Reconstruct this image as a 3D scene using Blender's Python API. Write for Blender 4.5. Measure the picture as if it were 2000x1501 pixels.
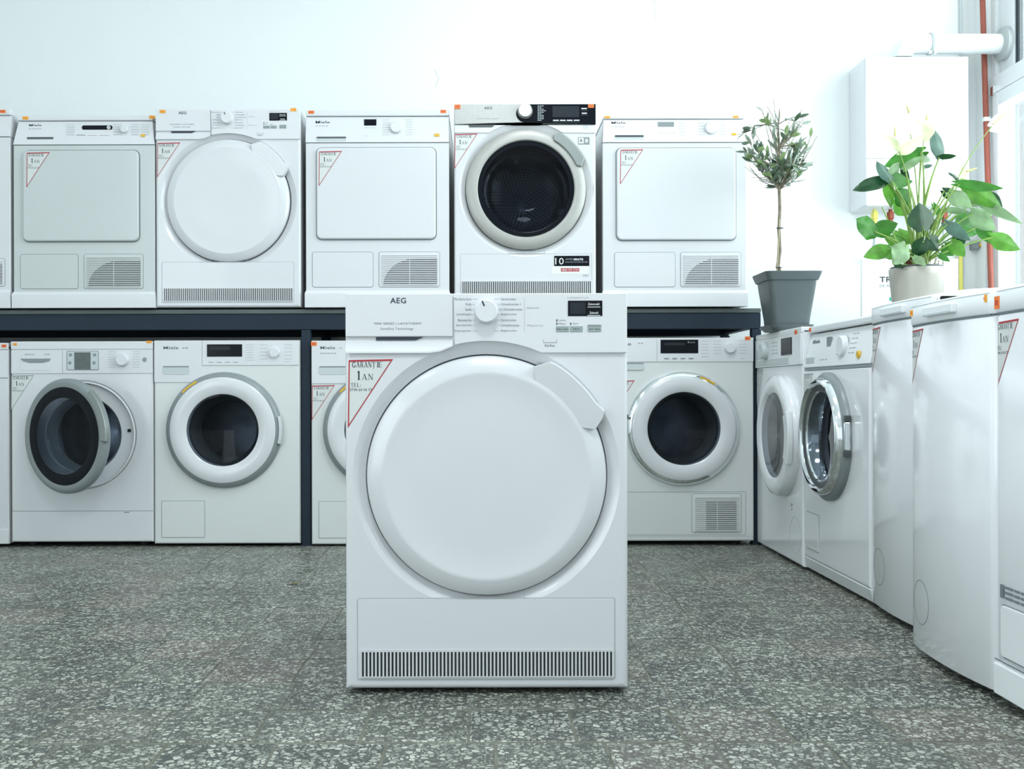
import bpy, bmesh, math, random
from math import sin, cos, pi, radians as R
from mathutils import Vector, Matrix
for o in list(bpy.data.objects): bpy.data.objects.remove(o)
S = bpy.context.scene; COL = S.collection
random.seed(7)
# ---------------------------------------------------------------- camera, world, lights, exposure
F, CX, CY, H = 2000.0, 940.0, 762.0, 0.645         # focal length in px, vanishing point, eye height
cam = bpy.data.cameras.new('camera'); cam.sensor_width = 36; cam.lens = 36*F/2000
cam.shift_x = (1000-CX)/2000; cam.shift_y = (CY-750.5)/2000
co = bpy.data.objects.new('camera', cam); COL.objects.link(co)
co.location = (0, 0, H); co.rotation_euler = (pi/2, R(0.13), 0); cam.clip_start = .05
S.camera = co
S.view_settings.view_transform = 'Standard'; S.view_settings.look = 'None'
S.view_settings.gamma = 1; S.view_settings.use_curve_mapping = False
S.view_settings.exposure = -0.16
W = bpy.data.worlds.new('daylight'); S.world = W; W.use_nodes = True
nt = W.node_tree; bg = nt.nodes['Background']
bg.inputs[0].default_value = (.82, .93, 1, 1); bg.inputs[1].default_value = .85
def area(name, loc, rot, sx, sy, power, col, shape='RECTANGLE', portal=False):
    l = bpy.data.lights.new(name, 'AREA'); l.shape = shape; l.size = sx; l.size_y = sy
    l.energy = power; l.color = col
    if portal: l.cycles.is_portal = True
    o = bpy.data.objects.new(name, l); COL.objects.link(o); o.location = loc; o.rotation_euler = rot
    return o
WX = 2.37                                             # right (window) wall plane
BY = 4.90                                             # back wall plane
area('window_daylight', (WX+.30, 2.9, 1.95), (0, R(90), 0), 2.2, 4.6, 225, (.93, .98, 1))
area('shopfront_daylight', (-.35, -2.95, 1.55), (R(90), 0, 0), 4.8, 2.3, 18, (.87, .955, 1))
area('side_window_daylight', (-2.70, -.8, 1.5), (0, R(-90), 0), 2.2, 3.0, 50, (.87, .955, 1))  # added fill lamp by the windowless left wall, lifts the window-row fronts
LAMPS = ((-1.7, 2.5, 4), (0.35, 2.6, 24), (-1.7, .5, 6), (.1, .5, 42))
for x, y, pw in LAMPS:
    area('ceiling_lamp', (x, y, 3.12), (0, 0, 0), .62, .62, pw, (.92, .98, 1), 'DISK')
# ---------------------------------------------------------------- materials
def new_mat(name):
    m = bpy.data.materials.new(name); m.use_nodes = True
    return m, m.node_tree, m.node_tree.nodes['Principled BSDF']
def mat(name, col, rough=.4, metal=0., coat=0., var=0.0, scale=40, bump=0.0, spec=.5, emit=None):
    m, t, b = new_mat(name)
    b.inputs['Base Color'].default_value = (*col, 1); b.inputs['Roughness'].default_value = rough
    b.inputs['Metallic'].default_value = metal; b.inputs['Coat Weight'].default_value = coat
    b.inputs['Coat Roughness'].default_value = .08; b.inputs['Specular IOR Level'].default_value = spec
    if var or bump:
        tc = t.nodes.new('ShaderNodeTexCoord'); n = t.nodes.new('ShaderNodeTexNoise')
        n.inputs['Scale'].default_value = scale; n.inputs['Detail'].default_value = 4
        t.links.new(tc.outputs['Object'], n.inputs['Vector'])
        if var:
            r = t.nodes.new('ShaderNodeValToRGB')
            r.color_ramp.elements[0].position = .3; r.color_ramp.elements[1].position = .7
            r.color_ramp.elements[0].color = (*[c*(1-var) for c in col], 1)
            r.color_ramp.elements[1].color = (*[min(1, c*(1+var)) for c in col], 1)
            t.links.new(n.outputs['Fac'], r.inputs[0]); t.links.new(r.outputs[0], b.inputs['Base Color'])
        if bump:
            p = t.nodes.new('ShaderNodeBump'); p.inputs['Strength'].default_value = bump
            p.inputs['Distance'].default_value = .002
            t.links.new(n.outputs['Fac'], p.inputs['Height']); t.links.new(p.outputs[0], b.inputs['Normal'])
    return m
M = {}
M['enamel'] = mat('white_enamel', (.69, .70, .72), .22, coat=.55, var=.01, scale=3)
M['enamel_warm'] = mat('aged_white_enamel', (.70, .72, .715), .3, coat=.2, var=.012, scale=3)  # warm white, lightened to offset the dim lower row
M['plastic'] = mat('white_plastic', (.72, .73, .75), .35, var=.01, scale=6)
M['plastic_bright'] = mat('bright_white_plastic', (.82, .845, .86), .32, var=.01, scale=6)  # paler plastic standing in for light missing on the window row
M['plastic_grey'] = mat('pale_grey_plastic', (.56, .61, .62), .38, var=.02, scale=8)
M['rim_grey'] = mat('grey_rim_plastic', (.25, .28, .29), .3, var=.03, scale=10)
M['dark_grey'] = mat('dark_grey_plastic', (.07, .08, .085), .35)
M['handle_grey'] = mat('grey_green_metal', (.28, .31, .30), .35, metal=.4)
M['champagne'] = mat('brushed_champagne_metal', (.43, .43, .405), .36, metal=.25, var=.03, scale=60)
M['steel'] = mat('brushed_steel', (.43, .44, .425), .32, metal=.35, var=.04, scale=80)
M['chrome'] = mat('chrome', (.80, .83, .84), .08, metal=1)
M['knob_metal'] = mat('turned_aluminium', (.52, .53, .53), .3, metal=.7, var=.05, scale=90)
M['black'] = mat('black_glass', (.006, .008, .012), .12, spec=.12)
M['lcd'] = mat('lcd_screen', (.022, .028, .036), .25, var=.1, scale=80, spec=.15)
M['lcd_grey'] = mat('grey_lcd_screen', (.10, .12, .115), .3, var=.1, scale=80)
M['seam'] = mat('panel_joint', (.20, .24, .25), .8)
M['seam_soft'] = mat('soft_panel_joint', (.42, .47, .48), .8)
M['dark'] = mat('dark_recess', (.008, .010, .012), .8)
M['radiator'] = mat('condenser_fins', (.025, .03, .035), .6, var=.3, scale=200)
M['rubber'] = mat('black_rubber', (.02, .02, .02), .7)
M['ink'] = mat('dark_ink', (.03, .04, .06), .6)
M['ink_soft'] = mat('grey_ink', (.17, .20, .22), .6)
M['ink_pale'] = mat('pale_grey_ink', (.36, .40, .42), .6)
M['white_ink'] = mat('white_ink', (.8, .83, .84), .6)
M['red_ink'] = mat('red_ink', (.42, .03, .045), .5, var=.1, scale=60)
M['orange'] = mat('orange_label', (.86, .20, .035), .6, var=.12, scale=90)
M['amber'] = mat('amber_label', (.90, .40, .04), .6, var=.12, scale=90)
M['button'] = mat('grey_green_button', (.31, .37, .36), .5)
M['yellow'] = mat('yellow_button', (.75, .45, .04), .4)
M['film'] = mat('sticker_film', (.67, .69, .68), .3)
M['enamel_bright'] = mat('bright_white_enamel', (.83, .845, .87), .16, coat=.6, var=.01, scale=3)  # albedo raised to make up for weak light on the window-wall row
M['enamel_aged'] = mat('aged_grey_white_enamel', (.57, .60, .60), .3, coat=.2, var=.012, scale=3)  # albedo lowered to offset too much light on one upper-row dryer
M['drum_bright'] = mat('polished_drum_steel', (.42, .46, .52), .2, metal=.95, var=.25, scale=9)
M['drum'] = mat('drum_steel', (.17, .195, .235), .3, metal=.4, var=.12, scale=14)
M['drum_hole'] = mat('drum_hole', (.03, .035, .05), .6)
M['rack'] = mat('blue_grey_painted_steel', (.017, .029, .046), .55, spec=.25, var=.12, scale=7, bump=.1)
M['board'] = mat('grey_board', (.10, .12, .12), .6, var=.08, scale=9)
M['pot_grey'] = mat('anthracite_pot_plastic', (.085, .105, .11), .45, var=.06, scale=10, bump=.05)
M['pot_champ'] = mat('pearl_champagne_glaze', (.42, .40, .355), .32, metal=.25, var=.04, scale=12)
M['soil'] = mat('potting_soil', (.035, .022, .015), .95, var=.5, scale=120, bump=1)
M['bark'] = mat('olive_bark', (.22, .19, .14), .85, var=.3, scale=60, bump=.6)
M['cane'] = mat('bamboo_cane', (.38, .34, .22), .7, var=.15, scale=50)
M['tie'] = mat('dark_tie', (.05, .06, .06), .7)
M['root'] = mat('reddish_stem_base', (.10, .025, .015), .8, var=.3, scale=70)
M['wall_pipe'] = mat('red_oxide_paint', (.34, .085, .055), .55, var=.1, scale=14)
M['copper'] = mat('copper_fitting', (.30, .07, .035), .45, metal=.3)
M['gas'] = mat('yellow_pipe_paint', (.80, .74, .16), .5)
M['pvc'] = mat('white_pvc', (.80, .83, .84), .3, var=.01, scale=5)
M['gasket'] = mat('dark_gasket', (.02, .03, .035), .7)
M['flange'] = mat('grey_flange', (.45, .48, .48), .5)
M['sign'] = mat('white_sign_board', (.83, .85, .85), .5, var=.01)
M['green_ink'] = mat('green_ink', (.02, .38, .24), .5)
M['leaf_litter'] = mat('dry_leaf', (.14, .11, .04), .8)
M['concrete'] = mat('grey_backing', (.22, .25, .24), .9, var=.1)
def leafmat(name, c, trans=.35, rough=.35):
    m, t, b = new_mat(name)
    b.inputs['Roughness'].default_value = rough
    tc = t.nodes.new('ShaderNodeTexCoord'); n = t.nodes.new('ShaderNodeTexNoise'); n.inputs['Scale'].default_value = 25
    r = t.nodes.new('ShaderNodeValToRGB'); r.color_ramp.elements[0].position = .35; r.color_ramp.elements[1].position = .68
    r.color_ramp.elements[0].color = (*[k*.75 for k in c], 1); r.color_ramp.elements[1].color = (*[min(1, k*1.25) for k in c], 1)
    t.links.new(tc.outputs['Object'], n.inputs['Vector']); t.links.new(n.outputs['Fac'], r.inputs[0])
    t.links.new(r.outputs[0], b.inputs['Base Color'])
    tr = t.nodes.new('ShaderNodeBsdfTranslucent'); t.links.new(r.outputs[0], tr.inputs[0])
    mx = t.nodes.new('ShaderNodeMixShader'); mx.inputs[0].default_value = trans
    out = t.nodes['Material Output']
    t.links.new(b.outputs[0], mx.inputs[1]); t.links.new(tr.outputs[0], mx.inputs[2]); t.links.new(mx.outputs[0], out.inputs[0])
    return m
M['olive_a'] = leafmat('olive_leaf_dark', (.10, .16, .10), .25)
M['olive_b'] = leafmat('olive_leaf_silver', (.30, .38, .30), .25)
M['olive_c'] = leafmat('olive_leaf_light', (.24, .36, .14), .4)
M['a_dark'] = leafmat('anthurium_leaf_dark', (.015, .065, .022), .2, .25)
M['a_mid'] = leafmat('anthurium_leaf_green', (.055, .23, .03), .45, .3)
M['a_bright'] = leafmat('anthurium_leaf_bright', (.13, .36, .05), .5, .3)
M['a_pale'] = leafmat('anthurium_leaf_pale', (.27, .42, .22), .4, .4)
M['a_blue'] = leafmat('anthurium_leaf_blue_green', (.09, .18, .14), .3, .35)
M['spathe'] = leafmat('cream_spathe', (.80, .83, .52), .4, .4)
M['spathe_w'] = leafmat('white_spathe', (.86, .84, .74), .4, .4)
M['spadix'] = mat('spadix', (.62, .60, .25), .6, bump=.4, scale=200)
M['spadix_p'] = mat('pinkish_spadix', (.75, .50, .33), .6, bump=.4, scale=200)
M['petiole'] = mat('petiole_green', (.22, .36, .07), .45, var=.2, scale=20)
def glassmat(name, tint, gloss=.12):
    m, t, b = new_mat(name); t.nodes.remove(b)
    tr = t.nodes.new('ShaderNodeBsdfTransparent'); tr.inputs[0].default_value = (*tint, 1)
    gl = t.nodes.new('ShaderNodeBsdfGlossy'); gl.inputs['Roughness'].default_value = .03
    lw = t.nodes.new('ShaderNodeLayerWeight'); lw.inputs[0].default_value = .15
    ma = t.nodes.new('ShaderNodeMath'); ma.operation = 'MULTIPLY_ADD'; ma.inputs[1].default_value = .38; ma.inputs[2].default_value = gloss*.08
    mx = t.nodes.new('ShaderNodeMixShader')
    t.links.new(lw.outputs['Fresnel'], ma.inputs[0]); t.links.new(ma.outputs[0], mx.inputs[0])
    t.links.new(tr.outputs[0], mx.inputs[1]); t.links.new(gl.outputs[0], mx.inputs[2])
    t.links.new(mx.outputs[0], t.nodes['Material Output'].inputs[0]); return m
M['glass'] = glassmat('smoked_door_glass', (.54, .58, .63))
M['pane'] = glassmat('window_pane', (.90, .94, .94), .1)
def terrazzo():
    m, t, b = new_mat('terrazzo'); L = t.links.new
    g = t.nodes.new('ShaderNodeNewGeometry'); oi = t.nodes.new('ShaderNodeObjectInfo')
    def vor(scale, feat):
        v = t.nodes.new('ShaderNodeTexVoronoi'); v.voronoi_dimensions = '4D'; v.feature = feat
        v.inputs['Scale'].default_value = scale
        L(dist.outputs[0], v.inputs['Vector'])
        k = t.nodes.new('ShaderNodeMath'); k.operation = 'MULTIPLY'; k.inputs[1].default_value = .9
        L(oi.outputs['Random'], k.inputs[0]); L(k.outputs[0], v.inputs['W']); return v
    nz = t.nodes.new('ShaderNodeTexNoise'); nz.inputs['Scale'].default_value = 70
    L(g.outputs['Position'], nz.inputs['Vector'])
    sc = t.nodes.new('ShaderNodeVectorMath'); sc.operation = 'SCALE'; sc.inputs['Scale'].default_value = .010
    L(nz.outputs['Color'], sc.inputs[0])
    dist = t.nodes.new('ShaderNodeVectorMath'); dist.operation = 'ADD'
    L(g.outputs['Position'], dist.inputs[0]); L(sc.outputs[0], dist.inputs[1])
    def layer(scale, keep, edge):
        e = vor(scale, 'DISTANCE_TO_EDGE'); c = vor(scale, 'F1')
        a = t.nodes.new('ShaderNodeMath'); a.operation = 'GREATER_THAN'; a.inputs[1].default_value = edge
        L(e.outputs['Distance'], a.inputs[0])
        sp = t.nodes.new('ShaderNodeSeparateColor'); L(c.outputs['Color'], sp.inputs[0])
        k = t.nodes.new('ShaderNodeMath'); k.operation = 'GREATER_THAN'; k.inputs[1].default_value = keep
        L(sp.outputs[0], k.inputs[0])
        x = t.nodes.new('ShaderNodeMath'); x.operation = 'MULTIPLY'; L(a.outputs[0], x.inputs[0]); L(k.outputs[0], x.inputs[1])
        r = t.nodes.new('ShaderNodeValToRGB'); cr = r.color_ramp
        cr.elements[0].color = (.22, .24, .20, 1); cr.elements[1].color = (.60, .60, .52, 1)
        e1 = cr.elements.new(.25); e1.color = (.37, .39, .34, 1); e2 = cr.elements.new(.5); e2.color = (.48, .50, .42, 1)
        e3 = cr.elements.new(.88); e3.color = (.65, .67, .60, 1)
        L(sp.outputs[1], r.inputs[0])
        return x, r
    base = t.nodes.new('ShaderNodeValToRGB'); cr = base.color_ramp; cr.interpolation = 'LINEAR'
    cr.elements[0].color = (.088, .098, .082, 1); cr.elements[1].color = (.130, .143, .115, 1)
    for p, c in ((.25, (.075, .088, .078)), (.5, (.115, .127, .103)), (.72, (.100, .112, .098)), (.9, (.145, .122, .105))):
        e = cr.elements.new(p); e.color = (*c, 1)
    L(oi.outputs['Random'], base.inputs[0])
    n2 = t.nodes.new('ShaderNodeTexNoise'); n2.inputs['Scale'].default_value = 5; n2.inputs['Detail'].default_value = 6
    L(g.outputs['Position'], n2.inputs['Vector'])
    mr = t.nodes.new('ShaderNodeMapRange'); mr.inputs[3].default_value = .34; mr.inputs[4].default_value = 1.08
    L(n2.outputs['Fac'], mr.inputs[0])
    x1, r1 = layer(84, .27, .115); x2, r2 = layer(170, .44, .12)
    m1 = t.nodes.new('ShaderNodeMixRGB'); L(x2.outputs[0], m1.inputs[0]); L(base.outputs[0], m1.inputs[1])
    half = t.nodes.new('ShaderNodeMixRGB'); half.inputs[0].default_value = .45; L(r2.outputs[0], half.inputs[1]); L(base.outputs[0], half.inputs[2])
    L(half.outputs[0], m1.inputs[2])
    m2 = t.nodes.new('ShaderNodeMixRGB'); L(x1.outputs[0], m2.inputs[0]); L(m1.outputs[0], m2.inputs[1]); L(r1.outputs[0], m2.inputs[2])
    mu = t.nodes.new('ShaderNodeMixRGB'); mu.blend_type = 'MULTIPLY'; mu.inputs[0].default_value = 1
    L(m2.outputs[0], mu.inputs[1]); L(mr.outputs[0], mu.inputs[2]); L(mu.outputs[0], b.inputs['Base Color'])
    b.inputs['Roughness'].default_value = .40
    bp = t.nodes.new('ShaderNodeBump'); bp.inputs['Strength'].default_value = .25; bp.inputs['Distance'].default_value = .001
    L(n2.outputs['Fac'], bp.inputs['Height']); L(bp.outputs[0], b.inputs['Normal'])
    return m
M['terrazzo'] = terrazzo()
M['grout'] = mat('tile_joint_mortar', (.135, .138, .11), .9, var=.3, scale=12)
def plaster():
    m, t, b = new_mat('white_plaster'); L = t.links.new
    g = t.nodes.new('ShaderNodeNewGeometry')
    n = t.nodes.new('ShaderNodeTexNoise'); n.inputs['Scale'].default_value = 1.3; n.inputs['Detail'].default_value = 8
    L(g.outputs['Position'], n.inputs['Vector'])
    r = t.nodes.new('ShaderNodeValToRGB'); r.color_ramp.elements[0].position = .35; r.color_ramp.elements[1].position = .65
    r.color_ramp.elements[0].color = (.85, .88, .88, 1); r.color_ramp.elements[1].color = (.88, .905, .905, 1)
    L(n.outputs['Fac'], r.inputs[0]); L(r.outputs[0], b.inputs['Base Color']); b.inputs['Roughness'].default_value = .85
    n2 = t.nodes.new('ShaderNodeTexNoise'); n2.inputs['Scale'].default_value = 9; n2.inputs['Detail'].default_value = 7
    L(g.outputs['Position'], n2.inputs['Vector'])
    bp = t.nodes.new('ShaderNodeBump'); bp.inputs['Strength'].default_value = .25; bp.inputs['Distance'].default_value = .01
    L(n2.outputs['Fac'], bp.inputs['Height']); L(bp.outputs[0], b.inputs['Normal']); return m
M['plaster'] = plaster()
# ---------------------------------------------------------------- helpers
def link(o, parent=None):
    COL.objects.link(o)
    if parent is not None: o.parent = parent
    return o
def mesh_obj(name, vs, fs, m, parent=None, smooth=True, angle=35, recalc=True, bev=0, seg=2):
    me = bpy.data.meshes.new(name); bm = bmesh.new()
    v = [bm.verts.new(p) for p in vs]
    for f in fs:
        try: bm.faces.new([v[i] for i in f])
        except ValueError: pass
    if recalc: bmesh.ops.recalc_face_normals(bm, faces=bm.faces)
    if bev:
        ed = [e for e in bm.edges if len(e.link_faces) == 2 and e.calc_face_angle(0) > .5]
        bmesh.ops.bevel(bm, geom=ed, offset=bev, segments=seg, affect='EDGES', profile=.5, clamp_overlap=True)
    if bev: angle = 14
    bm.to_mesh(me); bm.free(); me.materials.append(M[m] if isinstance(m, str) else m)
    if smooth:
        me.polygons.foreach_set('use_smooth', [True]*len(me.polygons)); me.set_sharp_from_angle(angle=R(angle))
    return link(bpy.data.objects.new(name, me), parent)
def box_vf(x0, x1, y0, y1, z0, z1, base=0):
    vs = [(x, y, z) for x in (x0, x1) for y in (y0, y1) for z in (z0, z1)]
    fs = [(0, 1, 3, 2), (4, 6, 7, 5), (0, 4, 5, 1), (2, 3, 7, 6), (0, 2, 6, 4), (1, 5, 7, 3)]
    return vs, [tuple(i+base for i in f) for f in fs]
def box(name, x0, x1, y0, y1, z0, z1, m, parent=None, bev=0, seg=2):
    return mesh_obj(name, *box_vf(x0, x1, y0, y1, z0, z1), m, parent, bev=bev, seg=seg)
def boxes(name, bl, m, parent=None, bev=0):
    vs, fs = [], []
    for b in bl:
        v, f = box_vf(*b, base=len(vs)); vs += v; fs += f
    return mesh_obj(name, vs, fs, m, parent, bev=bev)
def prism_vf(poly, y0, y1, base=0):
    n = len(poly)
    vs = [(x, y0, z) for x, z in poly] + [(x, y1, z) for x, z in poly]
    fs = [tuple(range(n)), tuple(range(2*n-1, n-1, -1))] + [(i, (i+1) % n, n+(i+1) % n, n+i) for i in range(n)]
    return vs, [tuple(i+base for i in f) for f in fs]
def prism(name, poly, y0, y1, m, parent=None, bev=0, seg=2):
    return mesh_obj(name, *prism_vf(poly, y0, y1), m, parent, bev=bev, seg=seg)
def rrect(x0, x1, z0, z1, r, n=6):
    p = []
    for cx, cz, a in ((x1-r, z1-r, 0), (x0+r, z1-r, 90), (x0+r, z0+r, 180), (x1-r, z0+r, 270)):
        for k in range(n+1):
            t = R(a+90*k/n); p.append((cx+r*cos(t), cz+r*sin(t)))
    return p
def lathe_y(name, prof, m, parent=None, cx=0, cz=0, n=64, caps=False, angle=35):
    """revolve (radius, y) pairs about the y axis through (cx, cz)"""
    vs, fs = [], []
    for r, y in prof:
        for k in range(n):
            t = 2*pi*k/n; vs.append((cx+r*cos(t), y, cz+r*sin(t)))
    for i in range(len(prof)-1):
        for k in range(n):
            fs.append((i*n+k, i*n+(k+1) % n, (i+1)*n+(k+1) % n, (i+1)*n+k))
    if caps:
        fs.append(tuple(range(n))); fs.append(tuple(range((len(prof)-1)*n, len(prof)*n)))
    return mesh_obj(name, vs, fs, m, parent, angle=angle)
def lathe_z(name, prof, m, parent=None, cx=0, cy=0, n=48, caps=True, angle=35):
    vs, fs = [], []
    for r, z in prof:
        for k in range(n):
            t = 2*pi*k/n; vs.append((cx+r*cos(t), cy+r*sin(t), z))
    for i in range(len(prof)-1):
        for k in range(n):
            fs.append((i*n+k, i*n+(k+1) % n, (i+1)*n+(k+1) % n, (i+1)*n+k))
    if caps:
        fs.append(tuple(range(n))); fs.append(tuple(range((len(prof)-1)*n, len(prof)*n)))
    return mesh_obj(name, vs, fs, m, parent, angle=angle)
def tube_vf(pts, rads, n=8, base=0):
    pts = [Vector(p) for p in pts]
    if not hasattr(rads, '__len__'): rads = [rads]*len(pts)
    vs, fs = [], []; up = None
    for i, p in enumerate(pts):
        d = (pts[min(i+1, len(pts)-1)]-pts[max(i-1, 0)]).normalized()
        if up is None:
            up = Vector((0, 0, 1)) if abs(d.z) < .9 else Vector((1, 0, 0))
        a = d.cross(up).normalized(); b = a.cross(d).normalized(); up = b
        for k in range(n):
            t = 2*pi*k/n; q = p+(a*cos(t)+b*sin(t))*rads[i]; vs.append(tuple(q))
    for i in range(len(pts)-1):
        for k in range(n):
            fs.append((base+i*n+k, base+i*n+(k+1) % n, base+(i+1)*n+(k+1) % n, base+(i+1)*n+k))
    fs.append(tuple(base+k for k in range(n))); fs.append(tuple(base+(len(pts)-1)*n+k for k in range(n)))
    return vs, fs
def tube(name, pts, rads, m, parent=None, n=10):
    return mesh_obj(name, *tube_vf(pts, rads, n), m, parent, angle=60)
def ribbon_vf(pts, w, y, closed=False, base=0, th=.0004):
    """thin raised strip along 2-D points (x, z) on the plane y"""
    P = [Vector(p) for p in pts]; n = len(P); vs, fs = [], []
    for i in range(n):
        a = P[(i-1) % n] if (closed or i > 0) else P[i]; b = P[(i+1) % n] if (closed or i < n-1) else P[i]
        d = (b-a).normalized(); nn = Vector((-d.y, d.x))*w/2
        for q in (P[i]+nn, P[i]-nn):
            vs.append((q.x, y-th, q.y)); 
        for q in (P[i]+nn, P[i]-nn): vs.append((q.x, y, q.y))
    for i in range(n if closed else n-1):
        a = base+4*i; b = base+4*((i+1) % n)
        fs += [(a, a+1, b+1, b), (a, b, b+2, a+2), (a+1, a+3, b+3, b+1)]
    return vs, fs
def arc(cx, cz, r, a0, a1, n=24):
    return [(cx+r*cos(R(a0+(a1-a0)*k/n)), cz+r*sin(R(a0+(a1-a0)*k/n))) for k in range(n+1)]
TEXT = {}
def text_vf(s, bold=0.0):
    k = (s, bold)
    if k not in TEXT:
        cu = bpy.data.curves.new('lettering', 'FONT'); cu.body = s; cu.resolution_u = 2; cu.offset = bold
        cu.space_character = 1.05
        o = bpy.data.objects.new('lettering', cu); COL.objects.link(o)
        dg = bpy.context.evaluated_depsgraph_get(); e = o.evaluated_get(dg); me = e.to_mesh()
        v = [tuple(p.co)[:2] for p in me.vertices]; f = [tuple(p.vertices) for p in me.polygons]
        e.to_mesh_clear(); bpy.data.objects.remove(o); bpy.data.curves.remove(cu)
        x0, x1 = min(p[0] for p in v), max(p[0] for p in v); z0, z1 = min(p[1] for p in v), max(p[1] for p in v)
        TEXT[k] = ([((p[0]-x0)/(x1-x0), (p[1]-z0)/(z1-z0)) for p in v], f)
    return TEXT[k]
# small serif alphabet: strokes (x0, z0, x1, z1, half width); drawn in a 1 x 1 cell
T_, t_ = .068, .028
SERIF = {
 'G': [('arc', .5, .5, .42, .47, 50, 330, T_), (.80, .1, .80, .42, T_*.8), (.62, .42, .98, .42, t_), (.86, .72, .86, .95, t_)],
 'A': [(.12, 0, .48, 1, t_), (.48, 1, .86, 0, T_), (.25, .33, .72, .33, t_), (0, .03, .27, .03, t_), (.66, .03, 1, .03, t_)],
 'R': [(.22, 0, .22, 1, T_), ('arc', .45, .74, .3, .24, -90, 90, T_*.8), (.1, .97, .5, .97, t_), (.22, .5, .5, .5, t_), (.5, .5, .88, 0, T_), (.08, .03, .38, .03, t_), (.75, .03, 1, .03, t_)],
 'N': [(.18, 0, .18, 1, t_), (.18, 1, .84, 0, T_), (.84, 0, .84, 1, t_), (.02, .97, .3, .97, t_), (.04, .03, .34, .03, t_), (.7, .97, 1, .97, t_)],
 'T': [(.5, 0, .5, 1, T_), (.05, .97, .95, .97, t_), (.05, .78, .05, .97, t_), (.95, .78, .95, .97, t_), (.32, .03, .68, .03, t_)],
 'Ț': [(.5, 0, .5, 1, T_), (.05, .97, .95, .97, t_), (.05, .78, .05, .97, t_), (.95, .78, .95, .97, t_), (.32, .03, .68, .03, t_), (.53, -.12, .44, -.32, t_*1.5)],
 'I': [(.5, 0, .5, 1, T_*1.3), (.2, .97, .8, .97, t_), (.2, .03, .8, .03, t_)],
 'E': [(.24, 0, .24, 1, T_), (.08, .97, .85, .97, t_), (.24, .52, .66, .52, t_), (.08, .03, .9, .03, t_), (.85, .78, .85, .97, t_), (.9, .03, .9, .25, t_), (.66, .4, .66, .64, t_)],
 'L': [(.28, 0, .28, 1, T_), (.1, .97, .46, .97, t_), (.1, .03, .88, .03, t_), (.88, .03, .88, .3, t_)],
 '1': [(.55, 0, .55, 1, T_*1.25), (.2, .82, .5, .93, t_*1.6), (.2, .03, .9, .03, t_)],
 ':': [(.3, .05, .3, .2, T_), (.3, .55, .3, .7, T_)],
}
def serif_vf(s, x0, z0, h, w, gap, y, base=0):
    vs, fs = [], []
    def stroke(ax, az, bx, bz, hw, ox):
        d = Vector(((bx-ax)*w, (bz-az)*h)); 
        if d.length == 0: return
        d.normalize(); n = Vector((-d.y, d.x))*hw*h
        b = base+len(vs)
        for px, pz in ((ax*w+ox, az*h), (bx*w+ox, bz*h)):
            vs.append((px+n.x, y, z0+pz+n.y)); vs.append((px-n.x, y, z0+pz-n.y))
        fs.append((b, b+1, b+3, b+2))
    ox = x0
    for ch in s:
        if ch == ' ': ox += w*.6; continue
        for st in SERIF[ch]:
            if st[0] == 'arc':
                _, cx, cz, rx, rz, a0, a1, hw = st; N = 9
                P = [(cx+rx*cos(R(a0+(a1-a0)*k/N)), cz+rz*sin(R(a0+(a1-a0)*k/N))) for k in range(N+1)]
                for a, b in zip(P, P[1:]): stroke(a[0], a[1], b[0], b[1], hw, ox)
            else: stroke(*st, ox)
        ox += w*gap*(.62 if ch in 'I1:' else 1)
    return vs, fs
def front_polar(x0, x1, z0, z1, cx, cz, prof, back=.03, rnd=.008, n=96, bow=0, inner_cap=False):
    """front panel with a round hole or dish: prof lists (radius, y) from the inside out, outermost lies flush at y=0"""
    angs = [2*pi*k/n for k in range(n)]
    for x in (x0, x1):
        for z in (z0, z1):
            for e in (0, -.006, .006): angs.append(math.atan2(z-cz, x-cx) % (2*pi)+e)
    angs = sorted(set(a % (2*pi) for a in angs)); N = len(angs)
    def hit(t):
        c, s = cos(t), sin(t); k = 1e9
        if c > 1e-9: k = min(k, (x1-cx)/c)
        if c < -1e-9: k = min(k, (x0-cx)/c)
        if s > 1e-9: k = min(k, (z1-cz)/s)
        if s < -1e-9: k = min(k, (z0-cz)/s)
        return cx+c*k, cz+s*k
    vs, fs, rows = [], [], []
    for r, y in prof+[(prof[-1][0]+.002, prof[-1][1])]:
        rows.append([(cx+r*cos(t), y, cz+r*sin(t)) for t in angs])
    def ring(ins, y):
        row = []
        for t in angs:
            bx, bz = hit(t)
            bx = min(max(bx, x0+ins), x1-ins); bz = min(max(bz, z0+ins), z1-ins); row.append((bx, y, bz))
        return row
    rows.append(ring(rnd+.002, 0))
    for k in range(5):
        a = k/4*pi/2; rows.append(ring(rnd*(1-sin(a)), rnd*(1-cos(a))))
    rows.append(ring(0, back))
    for row in rows: vs += row
    for i in range(len(rows)-1):
        for k in range(N):
            fs.append((i*N+k, i*N+(k+1) % N, (i+1)*N+(k+1) % N, (i+1)*N+k))
    if inner_cap: fs.append(tuple(range(N)))
    return vs, fs
def setp(o, label=None, cat=None, group=None, kind=None):
    if label: o['label'] = label
    if cat: o['category'] = cat
    if group: o['group'] = group
    if kind: o['kind'] = kind
    return o
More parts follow.
